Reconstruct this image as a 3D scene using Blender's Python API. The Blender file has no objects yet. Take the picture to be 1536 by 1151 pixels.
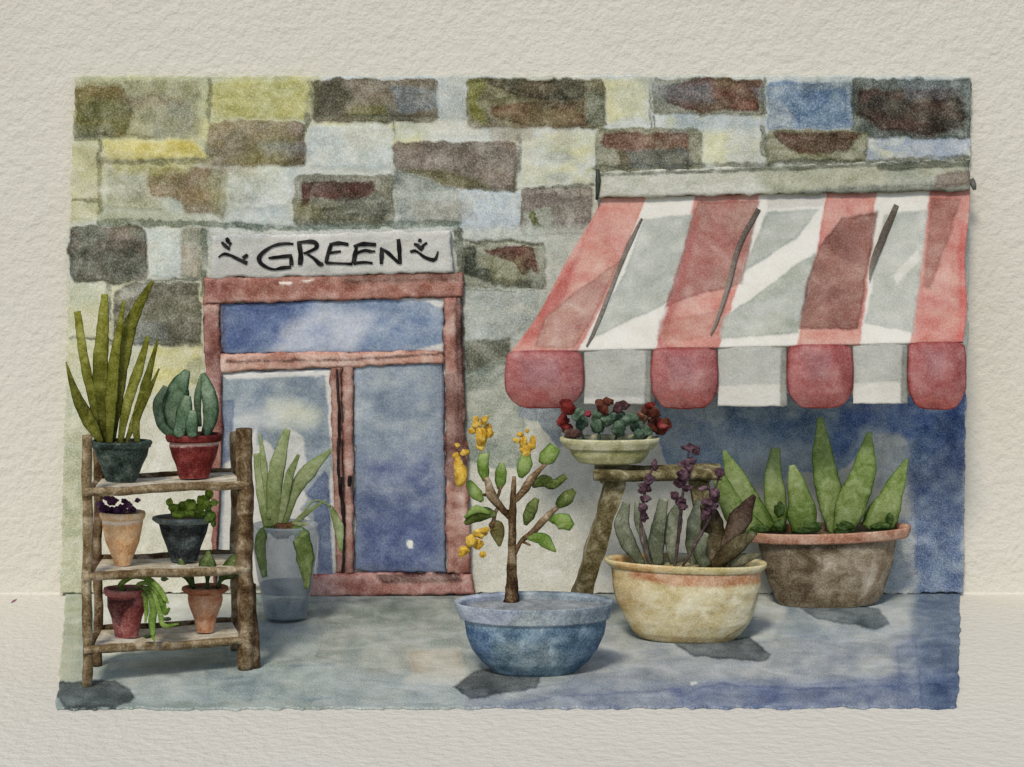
import bpy, math, random
import numpy as np
from mathutils import Vector

# ------------------------------------------------------------------ camera, sky, sun, exposure
F, D, H, CX, HY = 210.0, 12.0, 2.8, 768.0, 302.0   # drawing units per metre at the wall, camera distance, eye height
sc = bpy.context.scene
COL = sc.collection
cam_d = bpy.data.cameras.new("camera")
cam = bpy.data.objects.new("camera", cam_d); COL.objects.link(cam)
cam.location = (0, -D, H); cam.rotation_euler = (math.radians(90), 0, 0)
cam_d.sensor_width = 36; cam_d.lens = 36 * F * D / 1536
cam_d.shift_y = -(575.5 - HY) / 1536
cam_d.clip_end = 500
sc.camera = cam
SUN_EL, SUN_AZ = 50, 18       # elevation; degrees to the left of the camera's side of the wall
world = bpy.data.worlds.new("World"); sc.world = world; world.use_nodes = True
nt = world.node_tree; nt.nodes.clear()
sky = nt.nodes.new('ShaderNodeTexSky'); sky.sky_type = 'NISHITA'; sky.sun_disc = False
sky.sun_elevation = math.radians(SUN_EL); sky.sun_rotation = math.radians(180 + SUN_AZ)
bg = nt.nodes.new('ShaderNodeBackground'); bg.inputs[1].default_value = 0.13
wo = nt.nodes.new('ShaderNodeOutputWorld')
nt.links.new(sky.outputs[0], bg.inputs[0]); nt.links.new(bg.outputs[0], wo.inputs[0])
sl = bpy.data.lights.new("sun", 'SUN'); sl.energy = 2.3; sl.angle = math.radians(12); sl.color = (1, .93, .82)
sun = bpy.data.objects.new("sun", sl); COL.objects.link(sun)
_e, _a = math.radians(SUN_EL), math.radians(SUN_AZ)
_dir = Vector((math.cos(_e) * math.sin(_a), math.cos(_e) * math.cos(_a), -math.sin(_e)))
sun.rotation_euler = _dir.to_track_quat('-Z', 'Y').to_euler()
sun.location = (-6, -8, 8)
sc.view_settings.view_transform = 'Standard'; sc.view_settings.look = 'None'
sc.view_settings.exposure = 0.12; sc.view_settings.gamma = 1
rng = random.Random(5)

# ------------------------------------------------------------------ helpers
def P(px, py, Y=0.0):
    k = (D + Y) / D
    return Vector(((px - CX) / F * k, Y, H - (py - HY) / F * k))
def G(px, py):
    k = H * F / (py - HY)
    return Vector(((px - CX) / F * k, (k - 1) * D, 0))
def S(r, g, b):
    f = lambda c: ((c / 255) / 12.92 if c / 255 <= .04045 else ((c / 255 + .055) / 1.055) ** 2.4)
    return np.array([f(r), f(g), f(b)])
PAPER = S(205, 200, 186)

def _h(i, j, s):
    n = (i.astype(np.int64) * 374761393 + j.astype(np.int64) * 668265263 + s * 974634777) & 0x7fffffff
    n = ((n ^ (n >> 13)) * 1274126177) & 0x7fffffff
    return ((n ^ (n >> 16)) & 0xffff) / 65535.0
def vnoise(x, y, s=0):
    xi, yi = np.floor(x), np.floor(y); fx, fy = x - xi, y - yi
    fx = fx * fx * (3 - 2 * fx); fy = fy * fy * (3 - 2 * fy)
    a, b, c, d = _h(xi, yi, s), _h(xi + 1, yi, s), _h(xi, yi + 1, s), _h(xi + 1, yi + 1, s)
    return (a * (1 - fx) + b * fx) * (1 - fy) + (c * (1 - fx) + d * fx) * fy
def fbm(x, y, s=0, o=4):
    t = 0; a = .5; w = 0
    for k in range(o):
        t = t + a * vnoise(x * 2 ** k + 7.3 * k, y * 2 ** k + 3.1 * k, s + k); w += a; a *= .55
    return t / w
def sdf_poly(x, y, pts):
    n = len(pts); d = np.full(x.shape, 1e9); ins = np.zeros(x.shape, bool)
    for i in range(n):
        x0, y0 = pts[i]; x1, y1 = pts[(i + 1) % n]
        ex, ey = x1 - x0, y1 - y0; L = ex * ex + ey * ey + 1e-9
        t = np.clip(((x - x0) * ex + (y - y0) * ey) / L, 0, 1)
        d = np.minimum(d, (x - x0 - t * ex) ** 2 + (y - y0 - t * ey) ** 2)
        if y0 != y1:
            c = ((y0 > y) != (y1 > y)) & (x < (x1 - x0) * (y - y0) / (y1 - y0) + x0)
            ins ^= c
    d = np.sqrt(d)
    return np.where(ins, -d, d)

class Canvas:
    """pigment laid on a surface; coordinates are the surface's own drawing units"""
    def __init__(s, x, y, base, seed=1, warp=3.0):
        s.seed = seed
        s.x = x + warp * 2 * (fbm(x / 17, y / 17, seed) - .5) + 1.6 * (fbm(x / 4, y / 4, seed + 9, 2) - .5)
        s.y = y + warp * 2 * (fbm(x / 17, y / 17, seed + 40) - .5) + 1.6 * (fbm(x / 4, y / 4, seed + 49, 2) - .5)
        s.c = np.tile(np.array(base, float), (len(x), 1)); s.k = 0; s.brush = False; s.relief = np.zeros(len(x))
    def _lay(s, idx, sd, col, col2, a, soft, edge, var, relief, scale=45):
        s.k += 1; q = s.seed * 31 + s.k * 5
        x, y = s.x[idx], s.y[idx]
        m = np.clip(.5 - sd / (2 * soft), 0, 1); m = m * m * (3 - 2 * m) * a * (1 - .22 * fbm(x / 30, y / 18, q + 7))
        n1 = fbm(x / scale, y / (scale * .6), q)
        c = np.tile(np.array(col, float), (len(x), 1))
        if col2 is not None:
            t = np.clip((n1 - .5) * 5 + .5, 0, 1)[:, None]
            c = c * (1 - t) + np.array(col2) * t
        dens = 1 + var * 2 * (fbm(x / 22, y / 16, q + 3) - .5)
        dens = dens + edge * np.exp(-((sd + soft * .6 + .8) / 1.5) ** 2) * (.3 + 1.2 * fbm(x / 24, y / 24, q + 11))
        c = PAPER * (np.clip(c / PAPER, .01, 1.3)) ** dens[:, None]
        s.c[idx] = s.c[idx] * (1 - m[:, None]) + c * m[:, None]
        if relief: s.relief[idx] = s.relief[idx] * (1 - m) + relief * m
    def wash(s, pts, col, col2=None, a=.95, soft=1.6, edge=.42, var=.55, r=0, relief=0, scale=45):
        if len(pts) == 4 and not isinstance(pts[0], (tuple, list)):
            x0, y0, x1, y1 = pts
            r = r or min(9, (x1 - x0) / 4, (y1 - y0) / 4)
            pts = [(x0 + r, y0 + r), (x1 - r, y0 + r), (x1 - r, y1 - r), (x0 + r, y1 - r)]
        X = [p[0] for p in pts]; Y = [p[1] for p in pts]; b = 14 + r + soft * 2
        idx = np.nonzero((s.x > min(X) - b) & (s.x < max(X) + b) & (s.y > min(Y) - b) & (s.y < max(Y) + b))[0]
        if not len(idx): return
        sd = sdf_poly(s.x[idx], s.y[idx], pts) - r
        s._lay(idx, sd, col, col2, a, soft, edge, var, relief, scale)
        if s.brush and relief:
            rr = random.Random(s.k); x0, x1, y0, y1 = min(X), max(X), min(Y), max(Y)
            for _ in range(3):
                cx, cy = rr.uniform(x0, x1), rr.uniform(y0, y1); w, h = rr.uniform(.2, .5) * (x1 - x0), rr.uniform(.12, .3) * (y1 - y0)
                d2 = np.hypot((s.x[idx] - cx) / w, (s.y[idx] - cy) / h) * h - h
                t = np.maximum(d2, sd + 3)
                f = rr.choice((.72, .85, 1.12)); cc = np.array(col) * f
                s._lay(idx, t, cc, None, rr.uniform(.3, .6), rr.uniform(1.5, 5), .3, .4, 0, scale)
    def line(s, pts, w, col, a=.9, soft=1.2, edge=.2, relief=0):
        X = [p[0] for p in pts]; Y = [p[1] for p in pts]; b = 14 + w
        idx = np.nonzero((s.x > min(X) - b) & (s.x < max(X) + b) & (s.y > min(Y) - b) & (s.y < max(Y) + b))[0]
        if not len(idx): return
        x, y = s.x[idx], s.y[idx]; d = np.full(x.shape, 1e9)
        for (x0, y0), (x1, y1) in zip(pts, pts[1:]):
            ex, ey = x1 - x0, y1 - y0; L = ex * ex + ey * ey + 1e-9
            t = np.clip(((x - x0) * ex + (y - y0) * ey) / L, 0, 1)
            d = np.minimum(d, np.hypot(x - x0 - t * ex, y - y0 - t * ey))
        w2 = w / 2 * (.65 + .7 * fbm(x / 20, y / 20, s.seed + s.k))
        br = np.clip(fbm(x / 26, y / 26, s.k + 77) * 4 - .8, .3, 1)
        s._lay(idx, d - w2, col, None, a * br, soft, edge, .4, relief)

def material(name, rough=.85, trans=0.0, grain=.5, bump=.35, density=.35, scale=7.0, alpha=1.0, coat=0.0):
    m = bpy.data.materials.new(name); m.use_nodes = True
    t = m.node_tree; N = t.nodes; L = t.links; N.clear()
    out = N.new('ShaderNodeOutputMaterial'); b = N.new('ShaderNodeBsdfPrincipled')
    tc = N.new('ShaderNodeTexCoord'); at = N.new('ShaderNodeAttribute'); at.attribute_name = 'pigment'
    n1 = N.new('ShaderNodeTexNoise'); n1.inputs['Scale'].default_value = scale; n1.inputs['Detail'].default_value = 5
    n1.inputs['Distortion'].default_value = .8
    n2 = N.new('ShaderNodeTexNoise'); n2.inputs['Scale'].default_value = 95; n2.inputs['Detail'].default_value = 4
    for n in (n1, n2): L.new(tc.outputs['Object'], n.inputs['Vector'])
    r1 = N.new('ShaderNodeMapRange'); r1.inputs[1].default_value = .3; r1.inputs[2].default_value = .7
    r1.inputs[3].default_value = 1 - density; r1.inputs[4].default_value = 1 + density
    L.new(n1.outputs['Fac'], r1.inputs[0])
    r2 = N.new('ShaderNodeMapRange'); r2.inputs[1].default_value = .3; r2.inputs[2].default_value = .7
    r2.inputs[3].default_value = 1 - grain * .5; r2.inputs[4].default_value = 1 + grain * .5
    L.new(n2.outputs['Fac'], r2.inputs[0])
    mul = N.new('ShaderNodeMath'); mul.operation = 'MULTIPLY'
    L.new(r1.outputs[0], mul.inputs[0]); L.new(r2.outputs[0], mul.inputs[1])
    g = N.new('ShaderNodeGamma'); L.new(at.outputs['Color'], g.inputs[0]); L.new(mul.outputs[0], g.inputs[1])
    L.new(g.outputs[0], b.inputs['Base Color'])
    b.inputs['Roughness'].default_value = rough; b.inputs['Specular IOR Level'].default_value = .15
    b.inputs['Coat Weight'].default_value = coat; b.inputs['Coat Roughness'].default_value = .35
    b3 = N.new('ShaderNodeTexNoise'); b3.inputs['Scale'].default_value = 17; b3.inputs['Detail'].default_value = 3
    b3.inputs['Roughness'].default_value = .62
    L.new(tc.outputs['Object'], b3.inputs['Vector'])
    bp = N.new('ShaderNodeBump'); bp.inputs['Strength'].default_value = bump; bp.inputs['Distance'].default_value = .03
    L.new(b3.outputs['Fac'], bp.inputs['Height']); L.new(bp.outputs[0], b.inputs['Normal'])
    if trans:
        tl = N.new('ShaderNodeBsdfTranslucent'); mt = N.new('ShaderNodeMixShader'); mt.inputs[0].default_value = trans
        L.new(g.outputs[0], tl.inputs[0]); L.new(b.outputs[0], mt.inputs[1]); L.new(tl.outputs[0], mt.inputs[2]); L.new(mt.outputs[0], out.inputs[0])
    elif alpha < 1:
        tr = N.new('ShaderNodeBsdfTransparent'); mx = N.new('ShaderNodeMixShader'); mx.inputs[0].default_value = alpha
        L.new(tr.outputs[0], mx.inputs[1]); L.new(b.outputs[0], mx.inputs[2]); L.new(mx.outputs[0], out.inputs[0])
    else: L.new(b.outputs[0], out.inputs[0])
    return m
M = {
    'paper': material('rough_watercolour_paper', density=.03, grain=.10, bump=.6, scale=1.2),
    'stone': material('washed_stone', density=.22, grain=.65, bump=.3, scale=9),
    'pave': material('washed_paving', density=.18, grain=.6, bump=.3, scale=5),
    'canvas': material('striped_canvas', trans=.28, density=.15, grain=.45, bump=.28, scale=6),
    'timber': material('rough_timber', density=.45, grain=.5, bump=.35, scale=11),
    'paint': material('brick_red_paintwork', density=.3, grain=.5, bump=.3, scale=8),
    'glass': material('clouded_glass', rough=.5, density=.18, grain=.4, bump=.25, scale=4, coat=.25),
    'pot': material('glazed_pot', rough=.75, density=.3, grain=.5, bump=.3, scale=9, coat=.06),
    'leaf': material('leaf', rough=.65, trans=.3, density=.28, grain=.45, bump=.12, scale=14),
    'petal': material('petal', density=.35, grain=.4, bump=.3, scale=20),
    'ink': material('black_lettering', density=.15, grain=.3, bump=.1, scale=20),
    'vase': material('thin_blue_glass', rough=.3, density=.3, grain=.3, bump=.15, scale=6, alpha=.55, coat=.2),
    'board': material('painted_board', density=.12, grain=.5, bump=.35, scale=6),
    'metal': material('dark_metal', rough=.5, density=.2, grain=.3, bump=.1),
}
LOC = {}
def mk(name, V, Fc, mat, parent=None, col=None, origin=None, smooth=True):
    V = np.array([tuple(v) for v in V] if not isinstance(V, np.ndarray) else V, float)
    o0 = LOC[parent.name] if parent else (Vector(origin) if origin is not None else Vector((0, 0, 0)))
    me = bpy.data.meshes.new(name)
    me.from_pydata((V - np.array(o0)).tolist(), [], Fc if isinstance(Fc, list) else Fc.tolist())
    if col is None: col = PAPER
    col = np.array(col, float)
    if col.ndim == 1: col = np.tile(col, (len(V), 1))
    col = PAPER * np.clip(col / PAPER, .01, 1.3) ** {'stone': 1.2, 'pave': 1.1, 'pot': 1.06, 'leaf': 1.0, 'timber': 1.12}.get(mat, 1.0)
    if mat == 'stone': col = col * np.array([1.02, 1.0, .92])
    if mat == 'pave': col = col * np.array([.99, 1.02, .97])
    lum = (col @ np.array([.25, .65, .10]))[:, None]
    col = (lum + (col - lum) * {'petal': .92, 'leaf': .95, 'pot': .88, 'glass': .7, 'paint': .68, 'timber': .95, 'canvas': .85, 'stone': .76}.get(mat, .8)) * {'leaf': 1.25, 'pot': 1.1, 'petal': .84, 'paint': 1.38, 'timber': .9, 'canvas': 1.16, 'glass': 1.08, 'pave': .98}.get(mat, 1.0) * np.array([1.01, 1.0, .97])
    if name == 'canopy': col = col * .98
    at = me.attributes.new('pigment', 'FLOAT_COLOR', 'POINT')
    at.data.foreach_set('color', np.column_stack([np.clip(col, 0, .9), np.ones(len(V))]).astype(np.float32).ravel())
    if smooth: me.polygons.foreach_set('use_smooth', [True] * len(me.polygons))
    me.materials.append(M[mat]); me.update()
    o = bpy.data.objects.new(name, me); COL.objects.link(o)
    if parent: o.parent = parent
    else: o.location = o0
    LOC[o.name] = o0
    return o
def thing(name, label, cat, loc, group=None):
    o = bpy.data.objects.new(name, None); COL.objects.link(o); o.location = loc
    o.empty_display_size = .1
    LOC[o.name] = Vector(loc); tag(o, label, cat, group); return o
def tag(o, label, cat, group=None):
    o['label'] = label; o['category'] = cat
    if group: o['group'] = group
    return o
def front(V):     # drawing units of a thing's own front elevation at its own depth (V: N x 3, all near one depth)
    V = np.asarray(V, float); k = (D + V[:, 1].mean()) / D
    return CX + V[:, 0] / k * F, HY + (H - V[:, 2]) / k * F

def catmull(pts, n):
    pts = [Vector(p) for p in pts]
    if len(pts) == 2: return [pts[0].lerp(pts[1], i / n) for i in range(n + 1)]
    e = [pts[0] * 2 - pts[1]] + pts + [pts[-1] * 2 - pts[-2]]
    out = []; m = len(pts) - 1
    for i in range(n + 1):
        u = i / n * m; j = min(int(u), m - 1); t = u - j
        a, b, c, d = e[j], e[j + 1], e[j + 2], e[j + 3]
        out.append(.5 * ((2 * b) + (c - a) * t + (2 * a - 5 * b + 4 * c - d) * t * t + (3 * b - a - 3 * c + d) * t ** 3))
    return out
class Bag:
    def __init__(s): s.V = []; s.F = []; s.C = []
    def add(s, V, Fc, C):
        k = len(s.V); s.V += [tuple(v) for v in V]; s.F += [tuple(i + k for i in f) for f in Fc]
        C = np.array(C, float)
        s.C += [tuple(c) for c in (np.tile(C, (len(V), 1)) if C.ndim == 1 else C)]
        return s
    def stroke(s, pts, w, Y, col, col2=None, thick=.3, n=None, sides=10, wob=.12, edge=.5, keel=0.0, seed=None):
        """a tapered limb, blade or bar; pts in drawing units at depth Y (number or list), w = full widths along it"""
        r = rng if seed is None else random.Random(seed)
        Ys = Y if isinstance(Y, (list, tuple)) else [Y] * len(pts)
        p3 = [P(a, b, y) for (a, b), y in zip(pts, Ys)]
        ln = sum((Vector(a) - Vector(b)).length for a, b in zip(pts, pts[1:]))
        n = n or max(8, int(ln / 4))
        path = catmull(p3, n)
        w = w if isinstance(w, (list, tuple)) else [w, w]
        ph = [r.uniform(0, 6) for _ in range(4)]
        V = []; C = []; Fc = []; c1 = np.array(col); c2 = np.array(col if col2 is None else col2)
        for i, p in enumerate(path):
            t = i / n
            T = (path[min(i + 1, n)] - path[max(i - 1, 0)]).normalized()
            side = T.cross(Vector((0, 1, 0)))
            side = side.normalized() if side.length > .05 else Vector((1, 0, 0))
            dep = side.cross(T).normalized()
            u = t * (len(w) - 1); j = min(int(u), len(w) - 2); ww = w[j] * (1 - (u - j)) + w[j + 1] * (u - j)
            k = (D + p.y) / D / F
            hw = ww / 2 * k
            off = wob * hw * .5 * math.sin(t * ln / 13 + ph[2])
            for q in range(sides):
                th = 2 * math.pi * q / sides; ct, st = math.cos(th), math.sin(th)
                f = 1 + wob * (math.sin(t * ln / 5.5 + ph[0] + (2 if ct > 0 else 0)) * .6 + math.sin(t * ln / 2.6 + ph[1] + 3 * ct) * .4)
                V.append(p + side * (ct * hw * f + off) + dep * (st * hw * thick * (1 + keel * (1 - abs(ct)))))
                base = c1 * (1 - t) + c2 * t
                de = 1 + edge * 1.3 * (abs(ct) ** 8) + .18 * math.sin(t * 5 + ph[3])
                C.append(PAPER * np.clip(base / PAPER, .01, 1.2) ** de)
        for i in range(n):
            for q in range(sides):
                a = i * sides + q; b = i * sides + (q + 1) % sides
                Fc.append((a, b, b + sides, a + sides))
        Fc.append(tuple(range(sides - 1, -1, -1))); Fc.append(tuple(n * sides + q for q in range(sides)))
        return s.add(V, Fc, C)
    def blob(s, cx, cy, rx, ry, Y, col, col2=None, rough=.35, depth=.7, rot=0):
        c = P(cx, cy, Y); k = (D + Y) / D / F; a, b = 18, 12; V = []; C = []
        sd = rng.randint(0, 9999); ca, sa = math.cos(rot), math.sin(rot)
        c1 = np.array(col); c2 = np.array(col if col2 is None else col2)
        for i in range(b + 1):
            ph = math.pi * i / b
            for j in range(a):
                th = 2 * math.pi * j / a
                d = Vector((math.sin(ph) * math.cos(th), math.sin(ph) * math.sin(th), math.cos(ph)))
                n = float(fbm(np.array([d.x * 1.7 + 5 + d.y]), np.array([d.z * 1.7 + 5 - d.y]), sd, 3)[0])
                f = 1 + rough * 2.4 * (n - .5)
                x, z = d.x * rx * f, d.z * ry * f
                V.append(c + Vector(((x * ca - z * sa) * k, d.y * min(rx, ry) * depth * f * k, (x * sa + z * ca) * k)))
                t = min(1, max(0, (n - .5) * 4 + .5)); C.append(c1 * (1 - t) + c2 * t)
        Fc = [(i * a + j, i * a + (j + 1) % a, (i + 1) * a + (j + 1) % a, (i + 1) * a + j) for i in range(b) for j in range(a)]
        return s.add(V, Fc, C)
    def box(s, p0, p1, col):
        (x0, y0, z0), (x1, y1, z1) = p0, p1
        V = [(x, y, z) for z in (z0, z1) for y in (y0, y1) for x in (x0, x1)]
        return s.add(V, [(0, 1, 5, 4), (1, 3, 7, 5), (3, 2, 6, 7), (2, 0, 4, 6), (4, 5, 7, 6), (1, 0, 2, 3)], col)
    def build(s, name, mat, parent=None, origin=None, smooth=True):
        return mk(name, s.V, s.F, mat, parent, s.C, origin, smooth)

def slab(x0, y0, x1, y1, Y, thick, step, shape, seed, ragged=2.5, relief_fn=None, edge_noise=True):
    """upright painted panel: a fine grid on its face, ragged edge, closed sides and back; returns V, F, px, py, nfront"""
    nx, ny = max(2, int((x1 - x0) / step)), max(2, int((y1 - y0) / step))
    gx, gy = np.meshgrid(np.linspace(x0, x1, nx + 1), np.linspace(y0, y1, ny + 1))
    if shape is not None: gx, gy = shape(gx, gy)
    px, py = gx.copy(), gy.copy()
    ex = np.minimum(np.linspace(0, 1, nx + 1), np.linspace(1, 0, nx + 1)) * (x1 - x0)
    ey = np.minimum(np.linspace(0, 1, ny + 1), np.linspace(1, 0, ny + 1)) * (y1 - y0)
    wx = np.exp(-ex / 8)[None, :]; wy = np.exp(-ey / 8)[:, None]
    px += ragged * 2 * (fbm(gx / 11, gy / 9, seed) - .5) * wx
    py += ragged * 2 * (fbm(gx / 9, gy / 11, seed + 5) - .5) * wy
    k = (D + Y) / D
    V = np.column_stack([((px - CX) / F * k).ravel(), np.full(px.size, Y), (H - (py - HY) / F * k).ravel()])
    W = nx + 1
    i = np.arange(ny * nx); r, c = i // nx, i % nx; a = r * W + c
    Fc = np.column_stack([a, a + W, a + W + 1, a + 1]).tolist()
    ring = list(range(nx + 1)) + [q * W + nx for q in range(1, ny + 1)] + [ny * W + q for q in range(nx - 1, -1, -1)] + [q * W for q in range(ny - 1, 0, -1)]
    n0 = len(V); VB = V[ring].copy(); VB[:, 1] = Y + thick
    V = np.vstack([V, VB]); m = len(ring)
    Fc += [(ring[q], ring[(q + 1) % m], n0 + (q + 1) % m, n0 + q) for q in range(m)]
    Fc.append(tuple(n0 + q for q in range(m)))
    return V, Fc, px.ravel(), py.ravel(), n0, ring
def panel(name, mat, parent, x0, y0, x1, y1, Y, thick, base, painter, seed=1, step=3, shape=None, ragged=2.0, origin=None, warp=3, relief=0):
    V, Fc, px, py, n0, ring = slab(x0, y0, x1, y1, Y, thick, step, shape, seed, ragged)
    cv = Canvas(px, py, base, seed, warp)
    if painter: painter(cv)
    C = np.vstack([cv.c, cv.c[ring]])
    if relief:
        V[:n0, 1] -= cv.relief * relief
    return mk(name, V, Fc, mat, parent, C, origin)

# ------------------------------------------------------------------ the paper sheet the scene stands on
def build_paper():
    prof = []
    r = .018; yb = .03; zf = -.014
    for y in np.linspace(-11.2, yb - r, 60): prof.append((y, zf))
    for a in np.linspace(0, math.pi / 2, 14)[1:]: prof.append((yb - r + r * math.sin(a), zf + r - r * math.cos(a)))
    for z in np.linspace(zf + r, 6.0, 50)[1:]: prof.append((yb, z))
    xs = np.linspace(-6.5, 6.5, 90)
    V = np.array([(x, y, z) for (y, z) in prof for x in xs]); W = len(xs)
    Fc = [(i * W + j, i * W + j + 1, (i + 1) * W + j + 1, (i + 1) * W + j) for i in range(len(prof) - 1) for j in range(W - 1)]
    n = fbm(V[:, 0] * .5 + 9, V[:, 1] * .5 + V[:, 2] * .5 + 9, 3)
    C = PAPER[None, :] * (1 + .05 * (n - .5))[:, None]
    o = mk('paper_sheet', V, Fc, 'paper', None, C); o['kind'] = 'structure'
    g = G(21, 899); n = 14; r = random.Random(3)      # a tiny purple fleck of pigment on the sheet
    V = [(g.x, g.y, -.009)] + [(g.x + math.cos(k * .449) * .011 * r.uniform(.5, 1.5), g.y + math.sin(k * .449) * .06 * r.uniform(.6, 1.4), -.0125) for k in range(n)]
    mk('pigment_fleck', V, [(0, k + 1, (k + 1) % n + 1) for k in range(n)], 'petal', o, S(150, 90, 120))
build_paper()

# ------------------------------------------------------------------ pavement
def build_pavement():
    nx, ny = 560, 230
    u, v = np.meshgrid(np.linspace(0, 1, nx + 1), np.linspace(0, 1, ny + 1))
    py = 885 + v * (1059 - 885)
    x0 = 100 - (py - 885) * .09; x1 = 1441 - (py - 885) * .03
    px = x0 + (x1 - x0) * u
    py = py + (np.exp(-(1 - v) * 14)) * 7 * (fbm(px / 16, px * 0 + 3, 8) - .5) - np.exp(-(1 - v) * 10) * (u * 3 - 3)
    px = px + np.exp(-np.minimum(u, 1 - u) * 90) * 7 * (fbm(py / 9, py * 0 + 3, 18) - .5)
    k = H * F / (py - HY)
    V = np.column_stack([((px - CX) / F * k).ravel(), ((k - 1) * D).ravel(), np.zeros(px.size)])
    W = nx + 1; i = np.arange(ny * nx); a = (i // nx) * W + i % nx
    Fc = np.column_stack([a, a + W, a + W + 1, a + 1]).tolist()
    ring = list(range(nx + 1)) + [q * W + nx for q in range(1, ny + 1)] + [ny * W + q for q in range(nx - 1, -1, -1)] + [q * W for q in range(ny - 1, 0, -1)]
    n0 = len(V); VB = V[ring].copy(); VB[:, 2] = -.012; V = np.vstack([V, VB]); m = len(ring)
    Fc += [(ring[q], ring[(q + 1) % m], n0 + (q + 1) % m, n0 + q) for q in range(m)]
    cv = Canvas(px.ravel(), py.ravel(), S(154, 161, 158), 21, 4)
    w = cv.wash
    w((80, 880, 470, 1065), S(158, 166, 160), S(146, 156, 150), soft=5, edge=.1)
    w([(80, 870), (122, 870), (124, 1018), (84, 1022)], S(176, 176, 148), S(168, 172, 150), soft=3)
    w([(135, 880), (375, 880), (372, 945), (345, 965), (150, 985)], S(206, 203, 193), S(198, 196, 184), soft=3, edge=.1)
    w([(385, 900), (690, 893), (698, 940), (560, 958), (380, 962)], S(122, 129, 118), S(140, 145, 136), soft=7)
    w([(380, 930), (480, 925), (500, 990), (385, 1000)], S(138, 148, 146), S(158, 164, 158), soft=5, a=.8)
    w([(480, 945), (690, 935), (705, 1000), (560, 1010), (470, 990)], S(155, 160, 152), S(168, 168, 158), soft=8)
    w([(610, 975), (690, 975), (700, 1018), (620, 1012)], S(184, 172, 155), S(190, 184, 170), soft=6)
    w([(700, 1000), (715, 1030), (600, 1035), (610, 1015)], S(196, 192, 182), None, soft=6, a=.8)
    w([(265, 975), (340, 970), (345, 998), (270, 1000)], S(140, 148, 138), S(160, 165, 150), soft=2, a=.7)
    w([(160, 985), (330, 985), (330, 1050), (200, 1052)], S(162, 170, 170), S(170, 176, 172), soft=3, a=.8)
    w([(308, 1000), (500, 995), (508, 1050), (310, 1052)], S(138, 150, 152), S(158, 168, 164), soft=2.5, a=.85)
    w([(500, 1010), (700, 1030), (690, 1062), (500, 1060)], S(164, 170, 168), None, soft=6, a=.8)
    w([(900, 960), (1100, 965), (1300, 935), (1375, 920), (1380, 1070), (690, 1070), (700, 1035), (850, 1020)], S(148, 152, 160), S(162, 164, 166), soft=8)
    w([(1150, 910), (1365, 900), (1375, 950), (1260, 965), (1150, 950)], S(150, 158, 164), S(172, 176, 176), soft=4)
    w([(1140, 880), (1180, 915), (1160, 955), (1125, 965)], S(190, 190, 184), None, soft=4, a=.8)
    w([(900, 925), (925, 940), (960, 975), (1010, 985), (940, 1000), (895, 975)], S(184, 184, 180), S(168, 170, 170), soft=5, a=.9)
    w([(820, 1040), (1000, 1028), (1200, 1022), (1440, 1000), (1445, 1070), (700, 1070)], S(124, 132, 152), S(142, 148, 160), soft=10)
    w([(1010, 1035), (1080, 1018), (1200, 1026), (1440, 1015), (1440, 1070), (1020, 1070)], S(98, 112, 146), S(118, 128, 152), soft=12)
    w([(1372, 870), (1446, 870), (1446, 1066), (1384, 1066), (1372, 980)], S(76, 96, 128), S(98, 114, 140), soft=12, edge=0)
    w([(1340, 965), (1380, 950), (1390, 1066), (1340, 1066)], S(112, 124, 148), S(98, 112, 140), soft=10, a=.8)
    w((1036, 1022, 1046, 1027), S(205, 203, 196), None, soft=1, edge=0, a=.9)
    # cast shadows of rack and tubs, painted dark slate into the paving colour
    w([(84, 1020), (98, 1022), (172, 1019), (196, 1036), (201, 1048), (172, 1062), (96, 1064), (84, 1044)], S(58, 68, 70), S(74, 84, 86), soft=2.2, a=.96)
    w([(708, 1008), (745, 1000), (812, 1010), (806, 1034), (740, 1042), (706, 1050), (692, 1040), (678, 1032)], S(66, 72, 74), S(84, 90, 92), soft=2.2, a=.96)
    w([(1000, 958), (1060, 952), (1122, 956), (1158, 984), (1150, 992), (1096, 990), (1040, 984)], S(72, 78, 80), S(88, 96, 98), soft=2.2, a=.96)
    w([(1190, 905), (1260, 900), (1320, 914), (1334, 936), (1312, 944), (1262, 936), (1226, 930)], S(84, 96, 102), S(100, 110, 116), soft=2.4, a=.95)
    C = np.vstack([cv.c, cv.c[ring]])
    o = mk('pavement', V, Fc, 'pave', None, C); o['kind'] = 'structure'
build_pavement()

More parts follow.
